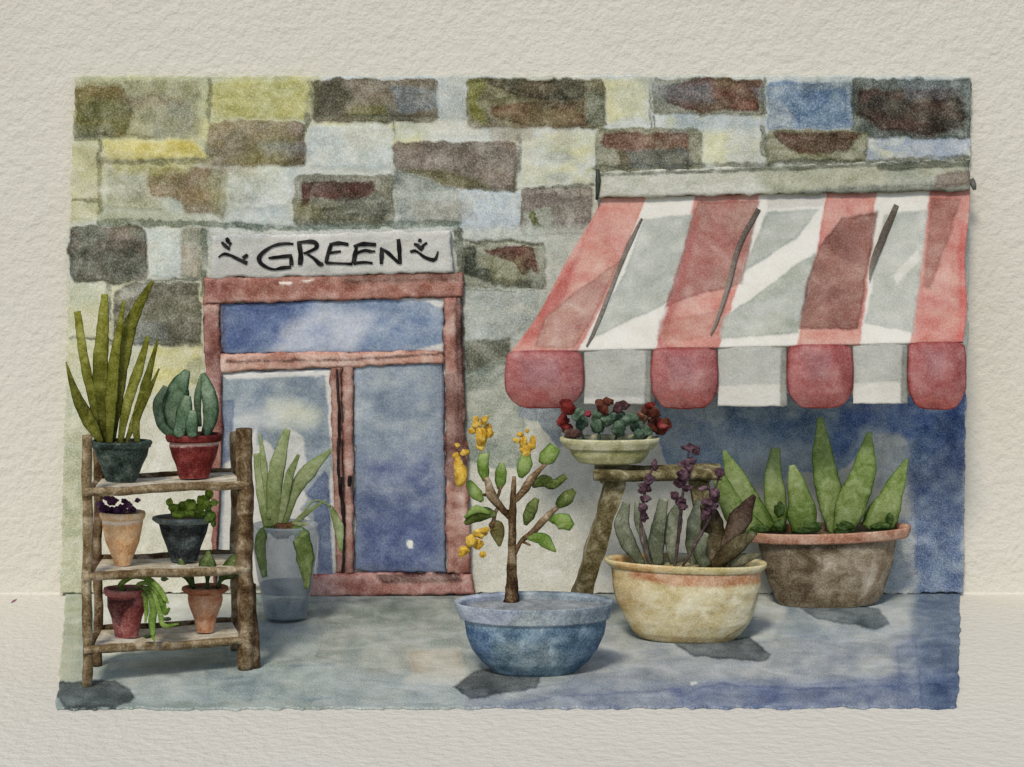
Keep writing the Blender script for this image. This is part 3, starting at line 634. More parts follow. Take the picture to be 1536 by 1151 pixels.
# ------------------------------------------------------------------ awning
def build_awning():
    t = thing('awning', 'red and white striped shop awning sloping out from the wall over the potted plants', 'awning', P(1180, 290, -.06))
    YV = .68
    T0, T1, B0, B1 = P(902, 296, -.14), P(1453, 284, -.14), P(768, 527, -YV), P(1446, 512, -YV)
    top = [898, 972, 1043, 1140, 1240, 1314, 1394, 1456]; bot = [764, 870, 984, 1078, 1194, 1290, 1364, 1450]
    nx, ny = 300, 110
    u, v = np.meshgrid(np.linspace(0, 1, nx + 1), np.linspace(0, 1, ny + 1)); u1, v1 = u.ravel(), v.ravel()
    A = lambda a: np.array(a)
    V = ((A(T0) * (1 - u1)[:, None] + A(T1) * u1[:, None]) * (1 - v1)[:, None] + (A(B0) * (1 - u1)[:, None] + A(B1) * u1[:, None]) * v1[:, None])
    V[:, 2] -= .05 * np.sin(v1 * math.pi) * (1 + .35 * np.sin(u1 * 19))
    V[:, 0] += .012 * np.sin(v1 * 9 + 1) * np.exp(-np.minimum(u1, 1 - u1) * 30)
    # drawing of the cloth: s runs along the top edge, q down the slope
    tx = 902 + (1453 - 902) * u1; bx = 768 + (1446 - 768) * u1
    X = tx * (1 - v1) + bx * v1; Yd = (296 - 12 * u1) * (1 - v1) + (527 - 15 * u1) * v1
    cv = Canvas(X, Yd, S(212, 209, 200), 60, 2.4)
    W = cv.wash; gy = S(172, 175, 165); gy2 = S(160, 165, 154)
    q = lambda i, a, b: [(top[i] + (bot[i] - top[i]) * a, 290 + 232 * a), (top[i + 1] + (bot[i + 1] - top[i + 1]) * a, 290 + 232 * a),
                         (top[i + 1] + (bot[i + 1] - top[i + 1]) * b, 290 + 232 * b), (top[i] + (bot[i] - top[i]) * b, 290 + 232 * b)]
    for i in (0, 2, 4, 6):
        W(q(i, -.1, 1.1), S(192, 112, 98), S(200, 132, 114), soft=1.6, edge=.35)
    # painted shade on the cloth: greyish and brownish glazes brushed diagonally
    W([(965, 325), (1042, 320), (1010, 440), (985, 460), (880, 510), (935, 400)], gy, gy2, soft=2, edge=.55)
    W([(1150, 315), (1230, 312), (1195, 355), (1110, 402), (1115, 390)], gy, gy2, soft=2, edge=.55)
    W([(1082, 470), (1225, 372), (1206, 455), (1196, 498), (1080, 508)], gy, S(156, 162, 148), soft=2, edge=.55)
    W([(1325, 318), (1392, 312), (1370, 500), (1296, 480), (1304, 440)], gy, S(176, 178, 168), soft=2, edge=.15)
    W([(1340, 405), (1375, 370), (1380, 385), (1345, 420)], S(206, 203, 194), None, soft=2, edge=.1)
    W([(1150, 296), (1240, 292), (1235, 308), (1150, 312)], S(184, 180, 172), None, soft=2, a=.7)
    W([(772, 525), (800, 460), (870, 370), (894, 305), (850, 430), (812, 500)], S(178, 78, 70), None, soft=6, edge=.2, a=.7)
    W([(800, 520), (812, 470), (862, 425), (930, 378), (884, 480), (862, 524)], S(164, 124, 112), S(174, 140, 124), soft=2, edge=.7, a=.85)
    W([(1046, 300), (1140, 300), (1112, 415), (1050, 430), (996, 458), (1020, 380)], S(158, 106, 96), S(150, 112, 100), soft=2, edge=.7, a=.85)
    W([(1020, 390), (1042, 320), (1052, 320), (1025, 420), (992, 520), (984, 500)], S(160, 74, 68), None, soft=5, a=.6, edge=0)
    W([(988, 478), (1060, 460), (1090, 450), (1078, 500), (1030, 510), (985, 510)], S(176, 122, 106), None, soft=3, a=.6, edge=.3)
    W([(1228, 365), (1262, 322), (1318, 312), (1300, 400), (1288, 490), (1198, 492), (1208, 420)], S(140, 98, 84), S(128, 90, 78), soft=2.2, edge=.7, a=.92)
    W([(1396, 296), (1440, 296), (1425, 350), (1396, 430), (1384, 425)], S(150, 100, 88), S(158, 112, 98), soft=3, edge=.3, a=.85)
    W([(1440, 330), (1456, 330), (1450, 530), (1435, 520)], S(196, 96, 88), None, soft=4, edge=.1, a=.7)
    W([(872, 515), (985, 470), (985, 525), (872, 527)], S(212, 209, 200), None, soft=2.5, edge=.1)
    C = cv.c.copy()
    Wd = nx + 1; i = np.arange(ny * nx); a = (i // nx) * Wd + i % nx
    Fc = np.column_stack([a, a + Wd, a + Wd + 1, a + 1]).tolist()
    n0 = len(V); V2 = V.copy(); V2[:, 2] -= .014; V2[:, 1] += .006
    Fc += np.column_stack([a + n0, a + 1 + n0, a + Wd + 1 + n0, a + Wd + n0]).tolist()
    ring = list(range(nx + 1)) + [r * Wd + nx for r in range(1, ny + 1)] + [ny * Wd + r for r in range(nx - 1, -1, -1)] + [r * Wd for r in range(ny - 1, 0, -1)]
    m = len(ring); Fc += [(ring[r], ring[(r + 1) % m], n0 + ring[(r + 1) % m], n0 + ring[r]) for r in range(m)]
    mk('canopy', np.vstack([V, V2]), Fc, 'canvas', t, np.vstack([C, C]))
    # valance: hanging tabs, puffed red ones and flat white ones
    tabs = [(757, 876, 1, 612), (876, 977, 0, 607), (976, 1077, 1, 613), (1077, 1181, 0, 610), (1180, 1280, 1, 612), (1280, 1362, 0, 606), (1361, 1449, 1, 614)]
    for (xa, xb, red, yb) in tabs:
        yt = 527 - 15 * ((xa + xb) / 2 - 768) / 678; n = 44; mm = 34
        uu, vv = np.meshgrid(np.linspace(-1, 1, n + 1), np.linspace(0, 1, mm + 1)); uf, vf = uu.ravel(), vv.ravel()
        hw = (xb - xa) / 2; cx_ = (xa + xb) / 2
        if red:
            rr = 1 - .10 * np.abs(vf - .45) ** 2 * 3 - .14 * np.clip(vf - .72, 0, 1) ** 2 * 12
            X = cx_ + uf * hw * rr; Yd = yt + (yb - yt) * vf - np.clip(vf - .5, 0, 1) * 20 * np.abs(uf) ** 5 + np.clip(.3 - vf, 0, 1) * 18 * np.abs(uf) ** 5
            bul = .055 * (1 - uf ** 2) ** .5 * np.sin(np.clip(vf, 0.02, .98) * math.pi) ** .6
        else:
            X = cx_ + uf * hw; Yd = yt + (yb - yt) * vf; bul = .012 * np.cos(uf * 1.5) - .012
        X = X + 2.5 * (fbm(X / 12, Yd / 12, xa) - .5); Yd = Yd + 3 * (fbm(X / 12, Yd / 12, xa + 3) - .5) * vf
        Yw = -YV - bul - (0.012 if red else 0)
        k = (D - YV) / D
        V = np.column_stack([(X - CX) / F * k, Yw, H - (Yd - HY) / F * k])
        if red:
            cv = Canvas(X, Yd, S(180, 112, 106), xa, 2)
            cv.wash([(xa - 9, yt - 9), (xb + 9, yt - 9), (xb + 9, yb + 9), (xa - 9, yb + 9)], S(178, 112, 108), S(166, 96, 94), soft=3, edge=0, scale=30)
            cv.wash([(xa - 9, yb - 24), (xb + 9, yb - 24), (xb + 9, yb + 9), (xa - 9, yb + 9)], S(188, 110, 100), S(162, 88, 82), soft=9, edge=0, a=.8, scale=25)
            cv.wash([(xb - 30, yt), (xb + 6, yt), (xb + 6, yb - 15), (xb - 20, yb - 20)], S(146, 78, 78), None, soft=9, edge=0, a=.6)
            cv.wash([(xa + 20, yt + 10), (xb - 34, yt + 12), (xb - 40, yt + 50), (xa + 28, yt + 52)], S(160, 116, 120), None, soft=8, edge=.1, a=.6)
        else:
            cv = Canvas(X, Yd, S(210, 207, 198), xa, 2)
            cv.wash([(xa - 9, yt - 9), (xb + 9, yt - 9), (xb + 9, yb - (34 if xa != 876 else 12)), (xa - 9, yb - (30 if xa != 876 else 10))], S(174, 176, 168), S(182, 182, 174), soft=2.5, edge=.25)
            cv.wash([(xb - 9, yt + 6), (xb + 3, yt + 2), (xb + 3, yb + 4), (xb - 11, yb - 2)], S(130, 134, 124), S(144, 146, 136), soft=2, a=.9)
            cv.line([(xa, yt + 1), (xb, yt + 1)], 3, S(130, 134, 126))
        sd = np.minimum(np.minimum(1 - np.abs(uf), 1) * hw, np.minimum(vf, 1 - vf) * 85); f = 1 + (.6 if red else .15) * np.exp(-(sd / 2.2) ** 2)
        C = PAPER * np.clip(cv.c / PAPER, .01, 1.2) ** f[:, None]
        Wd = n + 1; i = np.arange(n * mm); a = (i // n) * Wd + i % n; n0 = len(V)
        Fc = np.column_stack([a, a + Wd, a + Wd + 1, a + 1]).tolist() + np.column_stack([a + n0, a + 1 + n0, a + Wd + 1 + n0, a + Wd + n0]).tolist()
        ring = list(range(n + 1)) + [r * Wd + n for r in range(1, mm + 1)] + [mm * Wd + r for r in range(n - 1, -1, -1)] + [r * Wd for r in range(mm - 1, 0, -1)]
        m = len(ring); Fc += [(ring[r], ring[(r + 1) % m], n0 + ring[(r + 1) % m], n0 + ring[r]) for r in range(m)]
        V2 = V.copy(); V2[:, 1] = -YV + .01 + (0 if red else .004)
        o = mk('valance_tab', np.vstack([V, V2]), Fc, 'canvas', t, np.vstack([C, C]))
        o['label'] = 'puffed red valance tab' if red else 'flat white valance tab'
    # head box along the wall
    def hb(cv):
        cv.wash([(1120, 245), (1460, 240), (1460, 300), (1190, 300), (1140, 280)], S(150, 154, 134), S(164, 164, 136), soft=8, edge=.1)
        cv.wash([(1200, 286), (1300, 278), (1460, 272), (1460, 300), (1200, 300)], S(108, 114, 102), S(124, 128, 114), soft=4, edge=.2)
        cv.wash([(1405, 262), (1460, 252), (1460, 276), (1400, 286)], S(124, 104, 92), None, soft=3, a=.8)
        cv.line([(896, 262), (1100, 256), (1300, 248), (1460, 238)], 6, S(84, 88, 68))
        cv.line([(1320, 252), (1460, 246)], 9, S(70, 76, 58))
        cv.line([(960, 294), (1200, 292)], 2, S(160, 160, 150))
    door_quad('head_box', [(897, 258), (1456, 240), (1456, 286), (897, 297)], -.20, .155, S(190, 189, 176), S(176, 176, 156), t, hb, 'board', seed=61)
    Bag().stroke([(896, 254), (897, 275), (895, 300)], [6, 8, 4], -.21, S(48, 56, 46), thick=.8).build('bracket', 'metal', t)
    Bag().stroke([(1458, 268), (1462, 285)], [5, 10, 5], -.17, S(90, 88, 82), thick=.8).build('bracket', 'metal', t)
    # shadowy crease lines of the cloth, added as thin dark strokes
    def crease_stroke(pts, w):
        Ys = [-.14 - (YV - .14) * q_ for _, _, q_ in pts]
        b = Bag().stroke([(x, y) for x, y, _ in pts], [q * .72 for q in w], [yy - .009 for yy in Ys], S(104, 94, 84), S(122, 114, 102), thick=.14, wob=.08, edge=.1); b.build('crease_stroke', 'canvas', t)
    crease_stroke([(963, 328, .12), (940, 375, .32), (916, 435, .58), (893, 494, .85), (880, 520, .98)], [5, 10, 8, 9, 8, 4])
    crease_stroke([(1138, 314, .09), (1108, 370, .33), (1092, 430, .6), (1074, 484, .84), (1066, 502, .92)], [11, 10, 9, 6, 3])
    crease_stroke([(1345, 308, .08), (1325, 355, .29), (1310, 392, .46), (1304, 420, .58)], [12, 16, 13, 2])
build_awning()

# ------------------------------------------------------------------ pots
def lathe(prof, cx, Y, ratio, n=72, tilt=0.0, wob=.012, seed=0):
    """prof: (py, half width) pairs from the lip down; open top with inner wall"""
    k = (D + Y) / D; r = random.Random(seed); ph = [r.uniform(0, 6) for _ in range(4)]
    V = []
    for py, hw in prof:
        for j in range(n):
            a = 2 * math.pi * j / n; f = 1 + wob * (math.sin(2 * a + ph[0]) + .7 * math.sin(3 * a + ph[1] + py / 30) + .5 * math.sin(py / 9 + ph[2] + a))
            x = math.cos(a) * hw * f; y = math.sin(a) * hw * ratio * f
            V.append(((cx + x - CX) / F * k, Y + y / F * k, H - (py + tilt * x + wob * 60 * math.sin(a * 2 + ph[3]) * .5 * (0 if py == prof[-1][0] else 1) - HY) / F * k))
    m = len(prof)
    Fc = [(i * n + j, i * n + (j + 1) % n, (i + 1) * n + (j + 1) % n, (i + 1) * n + j) for i in range(m - 1) for j in range(n)]
    Fc = [tuple(reversed(f)) for f in Fc]
    Fc.append(tuple((m - 1) * n + j for j in range(n)))
    return V, Fc
def dense(prof, n=26):
    out = []
    for (a, b), (c, d) in zip(prof, prof[1:]):
        q = max(1, int(abs(c - a) / 2.5 + abs(d - b) / 5))
        out += [(a + (c - a) * i / q, b + (d - b) * i / q) for i in range(q)]
    return out + [prof[-1]]
def pot(t, cx, Y, rim, body, ratio, rimcol, bodycol, painter=None, rimpaint=None, tilt=0, seed=1, soil=None, wob=.012, mat='pot', inner=None):
    """rim: outline of the lip band; body: outline below it, ending on what it stands on"""
    l0 = rim[0]
    rim_full = dense([(l0[0] + 5 + max(4, l0[1] * .07), l0[1] - 7), (l0[0], l0[1] - 5)] + rim + [(rim[-1][0], body[0][1] - 1)])
    V, Fc = lathe(rim_full, cx, Y, ratio, tilt=tilt, seed=seed, wob=wob)
    x, y = front(V); cv = Canvas(x, y, rimcol[0], seed, 1.5)
    cv.wash([(cx - 400, 0), (cx + 400, 0), (cx + 400, 1200), (cx - 400, 1200)], rimcol[0], rimcol[-1], soft=1, edge=0, scale=22)
    if rimpaint: rimpaint(cv)
    Vb, Fb = lathe(dense(body), cx, Y, ratio, tilt=tilt, seed=seed, wob=wob)
    xb, yb = front(Vb); cb = Canvas(xb, yb, bodycol[0], seed + 3, 2)
    cb.wash([(cx - 400, 0), (cx + 400, 0), (cx + 400, 1200), (cx - 400, 1200)], bodycol[0], bodycol[-1], soft=1, edge=0, scale=26)
    if painter: painter(cb)
    p = mk('pot', Vb, Fb, mat, t, cb.c)
    mk('rim', V, Fc, mat, p, cv.c)
    sc_ = soil if soil is not None else S(84, 66, 48)
    dp = max(4, l0[1] * .07)
    so = [(l0[0] + dp, l0[1] - 6), (l0[0] + dp * .75, (l0[1] - 6) * .6), (l0[0] + dp * .6, .5)]
    Vs, Fs = lathe(dense(so), cx, Y, ratio, tilt=tilt, seed=seed, wob=wob)
    mk('soil', Vs, Fs, 'pot', t, sc_)
    return p

# ------------------------------------------------------------------ plant rack
RK = lambda u, v: None
FL, FRt = G(131, 1030), G(369, 1004)
BL, BRt = FL + Vector((-.045, .43, 0)), FRt + Vector((-.13, .43, 0))
def rk(u, v):
    a = FL.lerp(FRt, u); b = BL.lerp(BRt, u); return a.lerp(b, v)
SHZ = [(1.125, 1.11), (.64, .60), (.215, .175)]
def shelf_z(row, u): a, b = SHZ[row]; return a + (b - a) * u
def bar3(bag, p, q, r, col, col2=None, thick=.9, wob=.06):
    """round timber bar between two points, r in metres"""
    n = 20; axis = (q - p); L_ = axis.length; T = axis.normalized()
    s = T.cross(Vector((0, 1, 0))) if abs(T.y) < .9 else T.cross(Vector((0, 0, 1))); s.normalize(); d = s.cross(T)
    ph = [rng.uniform(0, 6) for _ in range(3)]; V = []; C = []; sd = 10
    n = max(8, int(L_ / .03)); c1 = np.array(col); c2 = np.array(col if col2 is None else col2)
    for i in range(n + 1):
        t = i / n
        for k in range(sd):
            a = 2 * math.pi * k / sd
            f = 1 + wob * (math.sin(t * L_ * 22 + ph[0] + math.cos(a)) + .6 * math.sin(t * L_ * 55 + ph[1]))
            V.append(p + axis * t + s * math.cos(a) * r * f + d * math.sin(a) * r * f * thick + s * .004 * math.sin(t * L_ * 9 + ph[2]))
            x = .5 + .5 * math.sin(t * L_ * 7 + k * 1.9 + ph[2]); C.append(c1 * (1 - x) + c2 * x)
    Fc = [(i * sd + k, i * sd + (k + 1) % sd, (i + 1) * sd + (k + 1) % sd, (i + 1) * sd + k) for i in range(n) for k in range(sd)]
    Fc += [tuple(range(sd - 1, -1, -1)), tuple(n * sd + k for k in range(sd))]
    bag.add(V, Fc, C)
W1, W2, W3 = S(122, 104, 76), S(146, 128, 98), S(98, 76, 52)
def build_rack():
    t = thing('plant_rack', 'three-tier rustic brown wooden pole rack holding six small potted plants', 'plant rack', rk(.5, .5))
    up = lambda p, z: Vector((p.x, p.y, z))
    for p, top, r, c1, c2 in ((FL, 1.45, .03, W1, W2), (BL, 1.34, .028, W3, W1)):
        b = Bag(); bar3(b, up(p, 0), up(p, top), r, c1, c2); b.build('post', 'timber', t)
    p = FRt; b = Bag(); bar3(b, up(p, 0), up(p + Vector((-.01, 0, 0)), 1.44), .05, W1, W3)
    b.build('post', 'timber', t)
    b = Bag(); bar3(b, up(p + Vector((.045, .03, 0)), .0), up(p + Vector((.02, .03, 0)), .5), .036, W3, S(82, 62, 42)); b.build('brace', 'timber', t)
    b = Bag(); bar3(b, up(BRt, 0), up(BRt, 1.36), .036, W1, W2); b.build('post', 'timber', t)
    for row in range(3):
        a0, a1 = shelf_z(row, 0), shelf_z(row, 1)
        up2 = lambda u, v, dz=0: Vector((rk(u, v).x, rk(u, v).y, shelf_z(row, u) + dz))
        b = Bag(); bar3(b, up2(-.02, -.05), up2(1.02, -.05), .026, W1, W2, .8); b.build('rail', 'timber', t)
        b = Bag(); bar3(b, up2(-.02, 1.05), up2(1.02, 1.05), .024, W1, W3, .8); b.build('rail', 'timber', t)
        for u in (-.0, 1.0):
            b = Bag(); bar3(b, up2(u, 0.0, -.012), up2(u, 1.0, -.012), .024, W3, W1); b.build('side_rail', 'timber', t)
        b = Bag()      # three boards of one shelf
        for k in range(3):
            v0, v1 = .04 + k * .315, .04 + k * .315 + .29; V = []; C = []
            m = 30
            for i in range(m + 1):
                u = .03 + .94 * i / m
                for vv, dz in ((v0, .0), (v1, .0), (v1, -.02), (v0, -.02)):
                    q = up2(u, vv, dz + .006 * math.sin(u * 7 + k)); V.append(q); C.append(S(198, 190, 170) if (i // 4 + k) % 2 else S(190, 180, 158))
            Fc = [(i * 4 + a, i * 4 + (a + 1) % 4, i * 4 + 4 + (a + 1) % 4, i * 4 + 4 + a) for i in range(m) for a in range(4)] + [(3, 2, 1, 0), (m * 4, m * 4 + 1, m * 4 + 2, m * 4 + 3)]
            b.add(V, Fc, C)
        b.build('shelf', 'timber', t, smooth=False)
    return t
build_rack()

def shelf_spot(px, row, v=.62):
    """point on a shelf below drawing column px, at fraction v of its depth: returns Y, z, py of the surface there"""
    best = None
    for i in range(401):
        u = i / 400; q = rk(u, v); k = (D + q.y) / D; x = CX + q.x / k * F
        if best is None or abs(x - px) < best[0]: best = (abs(x - px), u, q.y, k)
    _, u, Y, k = best; z = shelf_z(row, u) + .008
    return Y, z, HY + (H - z) / k * F
GRP = 'small potted plants on the wooden rack'
OL1, OL2, OL3 = S(104, 104, 26), S(126, 126, 40), S(80, 82, 18)
def build_rack_plants():
    # spiky grass plant, top shelf left
    cx = 182; Y, z, yb = shelf_spot(cx, 0)
    t = thing('potted_plant', 'tall spiky olive-green grass plant in a black-green bowl, top shelf of rack', 'potted plant', P(cx, yb, Y), GRP)
    pot(t, cx, Y, [(661, 44), (664, 46), (671, 43)], [(670, 41), (684, 38), (698, 31), (yb - 3, 24), (yb, 21)], .62, (S(52, 66, 58), S(44, 56, 50)), (S(42, 54, 48), S(54, 66, 58)), seed=71)
    for pts, w in [([(152, 664), (132, 628), (113, 590), (99, 543)], [8, 20, 18, 10, 2]), ([(146, 664), (140, 605), (130, 560), (121, 505), (116, 467)], [8, 12, 14, 12, 10]),
                   ([(159, 666), (152, 600), (151, 540), (155, 480), (157, 441)], [9, 22, 22, 16, 9]), ([(164, 666), (167, 600), (172, 540), (186, 450)], [9, 18, 16, 4]),
                   ([(168, 666), (176, 590), (186, 520), (205, 465), (229, 422)], [8, 20, 24, 16, 5]), ([(180, 666), (190, 610), (206, 560), (222, 505)], [8, 14, 15, 6]),
                   ([(188, 666), (204, 625), (219, 575), (237, 508)], [5, 12, 13, 3]), ([(206, 664), (205, 630), (222, 590), (239, 553)], [9, 11, 9, 2])]:
        n = len(pts); w = [q * 1.06 for q in w]; Y0 = Y + rng.uniform(-.05, .05); dy = rng.uniform(-.10, .10)
        Bag().stroke(pts, w, [Y0 + dy * (i / (n - 1)) ** 1.5 for i in range(n)], OL3, OL2 if rng.random() < .5 else OL1, thick=.14, wob=.06, edge=.5).build('leaf', 'leaf', t)
    # fat-leaved succulent
    cx = 291; Y, z, yb = shelf_spot(cx, 0)
    t = thing('potted_plant', 'stubby grey-green succulent in a dark red pot, top shelf of rack', 'potted plant', P(cx, yb, Y), GRP)
    R1, R2 = S(112, 38, 32), S(92, 26, 24)
    pot(t, cx, Y, [(651, 42), (656, 42.5), (662, 40)], [(662, 37), (665, 36), (668, 37), (684, 33), (698, 27), (yb, 22)], .62, (R1, R2), (R1, R2), seed=72,
        painter=lambda cv: cv.wash([(200, 661), (400, 661), (400, 667), (200, 667)], S(186, 164, 152), None, soft=1.2, edge=0, a=.9))
    G1, G2 = S(82, 106, 82), S(104, 126, 98)
    for pts, w, dy in [([(262, 655), (243, 636), (237, 605), (249, 580)], [12, 16, 16, 9], -.03), ([(272, 655), (262, 618), (268, 584), (281, 556)], [26, 36, 34, 10], .02),
                       ([(308, 655), (316, 622), (313, 590), (304, 560)], [13, 24, 24, 8], 0), ([(300, 640), (296, 600), (303, 565)], [6, 12, 8], .05),
                       ([(268, 655), (276, 622), (281, 594)], [18, 26, 12], -.09), ([(289, 655), (288, 635), (289, 616)], [16, 20, 12], -.11)]:
        n = len(pts); Bag().stroke(pts, w, [Y + dy] * n, G1, G2, thick=.55, wob=.06, edge=1.1, sides=14).build('leaf', 'leaf', t)
    # purple flowers in tan pot
    cx = 184; Y, z, yb = shelf_spot(cx, 1, .5)
    t = thing('potted_plant', 'low purple flowers in a tapering tan clay pot, middle shelf of rack', 'potted plant', P(cx, yb, Y), GRP)
    T1, T2 = S(182, 134, 84), S(196, 154, 106)
    pot(t, cx, Y, [(768, 33), (772, 34), (778, 32)], [(778, 31), (782, 30), (786, 30), (812, 25), (838, 15), (yb, 12)], .7, (S(196, 164, 124), T2), (T1, T2), seed=73,
        painter=lambda cv: cv.wash([(100, 778), (260, 778), (260, 783), (100, 783)], S(206, 198, 184), None, soft=1.2, edge=0, a=.9))
    b = Bag()
    for x, y, r in [(156, 764, 9), (150, 756, 6), (168, 752, 8), (180, 764, 9), (172, 766, 8), (192, 758, 7), (198, 764, 6), (206, 751, 4), (160, 747, 5), (186, 752, 5), (183, 770, 6), (164, 770, 6)]:
        b.blob(x, y, r, r * .8, Y + rng.uniform(-.06, .05), S(66, 34, 66), S(86, 50, 82), rough=.5)
    b.build('blossoms', 'petal', t)
    # black pot with bright herb
    cx = 276; Y, z, yb = shelf_spot(cx, 1, .6)
    t = thing('potted_plant', 'bright green trailing herb in a charcoal tapered pot, middle shelf of rack', 'potted plant', P(cx, yb, Y), GRP)
    pot(t, cx, Y, [(775, 47), (778, 48), (784, 41)], [(784, 38), (800, 34), (820, 26), (yb, 20)], .55, (S(88, 98, 98), S(104, 114, 112)), (S(40, 46, 46), S(66, 76, 76)), seed=74,
        painter=lambda cv: cv.wash([(236, 788), (312, 786), (305, 800), (285, 806), (262, 804), (242, 806)], S(20, 24, 24), None, soft=3))
    g1, g2 = S(98, 124, 30), S(122, 146, 48); b = Bag()
    for x, y, rx, ry in [(262, 764, 10, 8), (274, 760, 10, 8), (268, 772, 9, 6), (286, 757, 9, 8), (296, 763, 10, 8), (300, 772, 9, 6), (305, 750, 9, 7), (313, 741, 6, 9), (321, 754, 6, 5), (311, 757, 8, 7), (254, 754, 5, 6), (314, 736, 4, 5), (284, 770, 9, 6)]:
        b.blob(x, y, rx, ry, Y + rng.uniform(-.07, .03), g1, g2, rough=.4)
    b.blob(316, 776, 8, 8, Y - .10, S(62, 84, 26), S(80, 104, 36)); b.blob(320, 784, 4, 8, Y - .1, S(62, 84, 26)); b.blob(313, 766, 5, 8, Y - .08, S(72, 96, 30))
    b.build('foliage', 'leaf', t)
    # maroon pot with trailing arcs
    cx = 190; Y, z, yb = shelf_spot(cx, 2, .5)
    t = thing('potted_plant', 'arching green trailing plant spilling from a maroon pot, bottom shelf of rack', 'potted plant', P(cx, yb, Y), GRP)
    pot(t, cx, Y, [(882, 34), (886, 35), (892, 32)], [(892, 29), (910, 29), (926, 23), (yb, 17)], .7, (S(136, 72, 66), S(150, 84, 76)), (S(126, 62, 58), S(140, 74, 68)), seed=75,
        painter=lambda cv: cv.wash([(162, 895), (206, 895), (204, 905), (190, 916), (184, 938), (174, 930), (163, 915)], S(54, 20, 18), S(66, 26, 22), soft=2.5))
    a1, a2 = S(84, 108, 40), S(110, 134, 56)
    for pts, w, y1 in [([(188, 886), (180, 878), (196, 866), (216, 866), (234, 878), (248, 898), (253, 905)], [5, 8, 9, 9, 9, 8, 3], -.22),
                       ([(204, 886), (208, 876), (224, 876), (238, 892), (247, 920), (254, 912)], [4, 6, 8, 7, 7, 4], -.24),
                       ([(206, 888), (220, 882), (232, 892), (240, 920), (246, 938), (268, 936)], [4, 7, 9, 9, 8, 3], -.26),
                       ([(208, 888), (222, 890), (230, 912), (228, 934), (229, 950), (232, 962)], [4, 9, 12, 12, 8, 3], -.3),
                       ([(206, 888), (216, 894), (220, 916), (218, 934)], [4, 7, 8, 3], -.2), ([(212, 886), (228, 880), (244, 896), (250, 920)], [4, 5, 5, 3], -.2)]:
        n = len(pts); Bag().stroke(pts, w, [Y - .02 + y1 * (i / (n - 1)) for i in range(n)], a1, a2, thick=.25, wob=.12, edge=.5).build('leaf', 'leaf', t)
    for x, y in ((247, 869), (251, 929), (222, 955)): Bag().blob(x, y, 6, 3, Y - .22, S(46, 60, 32)).build('bud', 'leaf', t)
    # tan pot with three round dark leaves
    cx = 308; Y, z, yb = shelf_spot(cx, 2, .5)
    t = thing('potted_plant', 'three round dark green leaves on stems in an orange clay pot, bottom shelf', 'potted plant', P(cx, yb, Y), GRP)
    pot(t, cx, Y, [(880, 34), (884, 35), (890, 28)], [(890, 25), (898, 26), (908, 24), (926, 17), (yb, 13)], .7, (S(168, 112, 78), S(150, 98, 68)), (S(168, 116, 82), S(184, 134, 98)), seed=76)
    d1, d2 = S(58, 72, 34), S(78, 94, 44)
    for pts, w, sdx in [([(291, 884), (284, 866), (274, 852), (270, 838)], [4, 12, 20, 14, 4], -.06), ([(311, 886), (311, 862), (311, 845), (313, 826)], [4, 6, 28, 22, 4], -.08), ([(325, 884), (334, 866), (346, 852), (352, 832)], [4, 7, 26, 26, 6], -.05)]:
        Bag().stroke(pts, w, Y + sdx, d1, d2, thick=.25, wob=.08, edge=.6).build('leaf', 'leaf', t)
build_rack_plants()

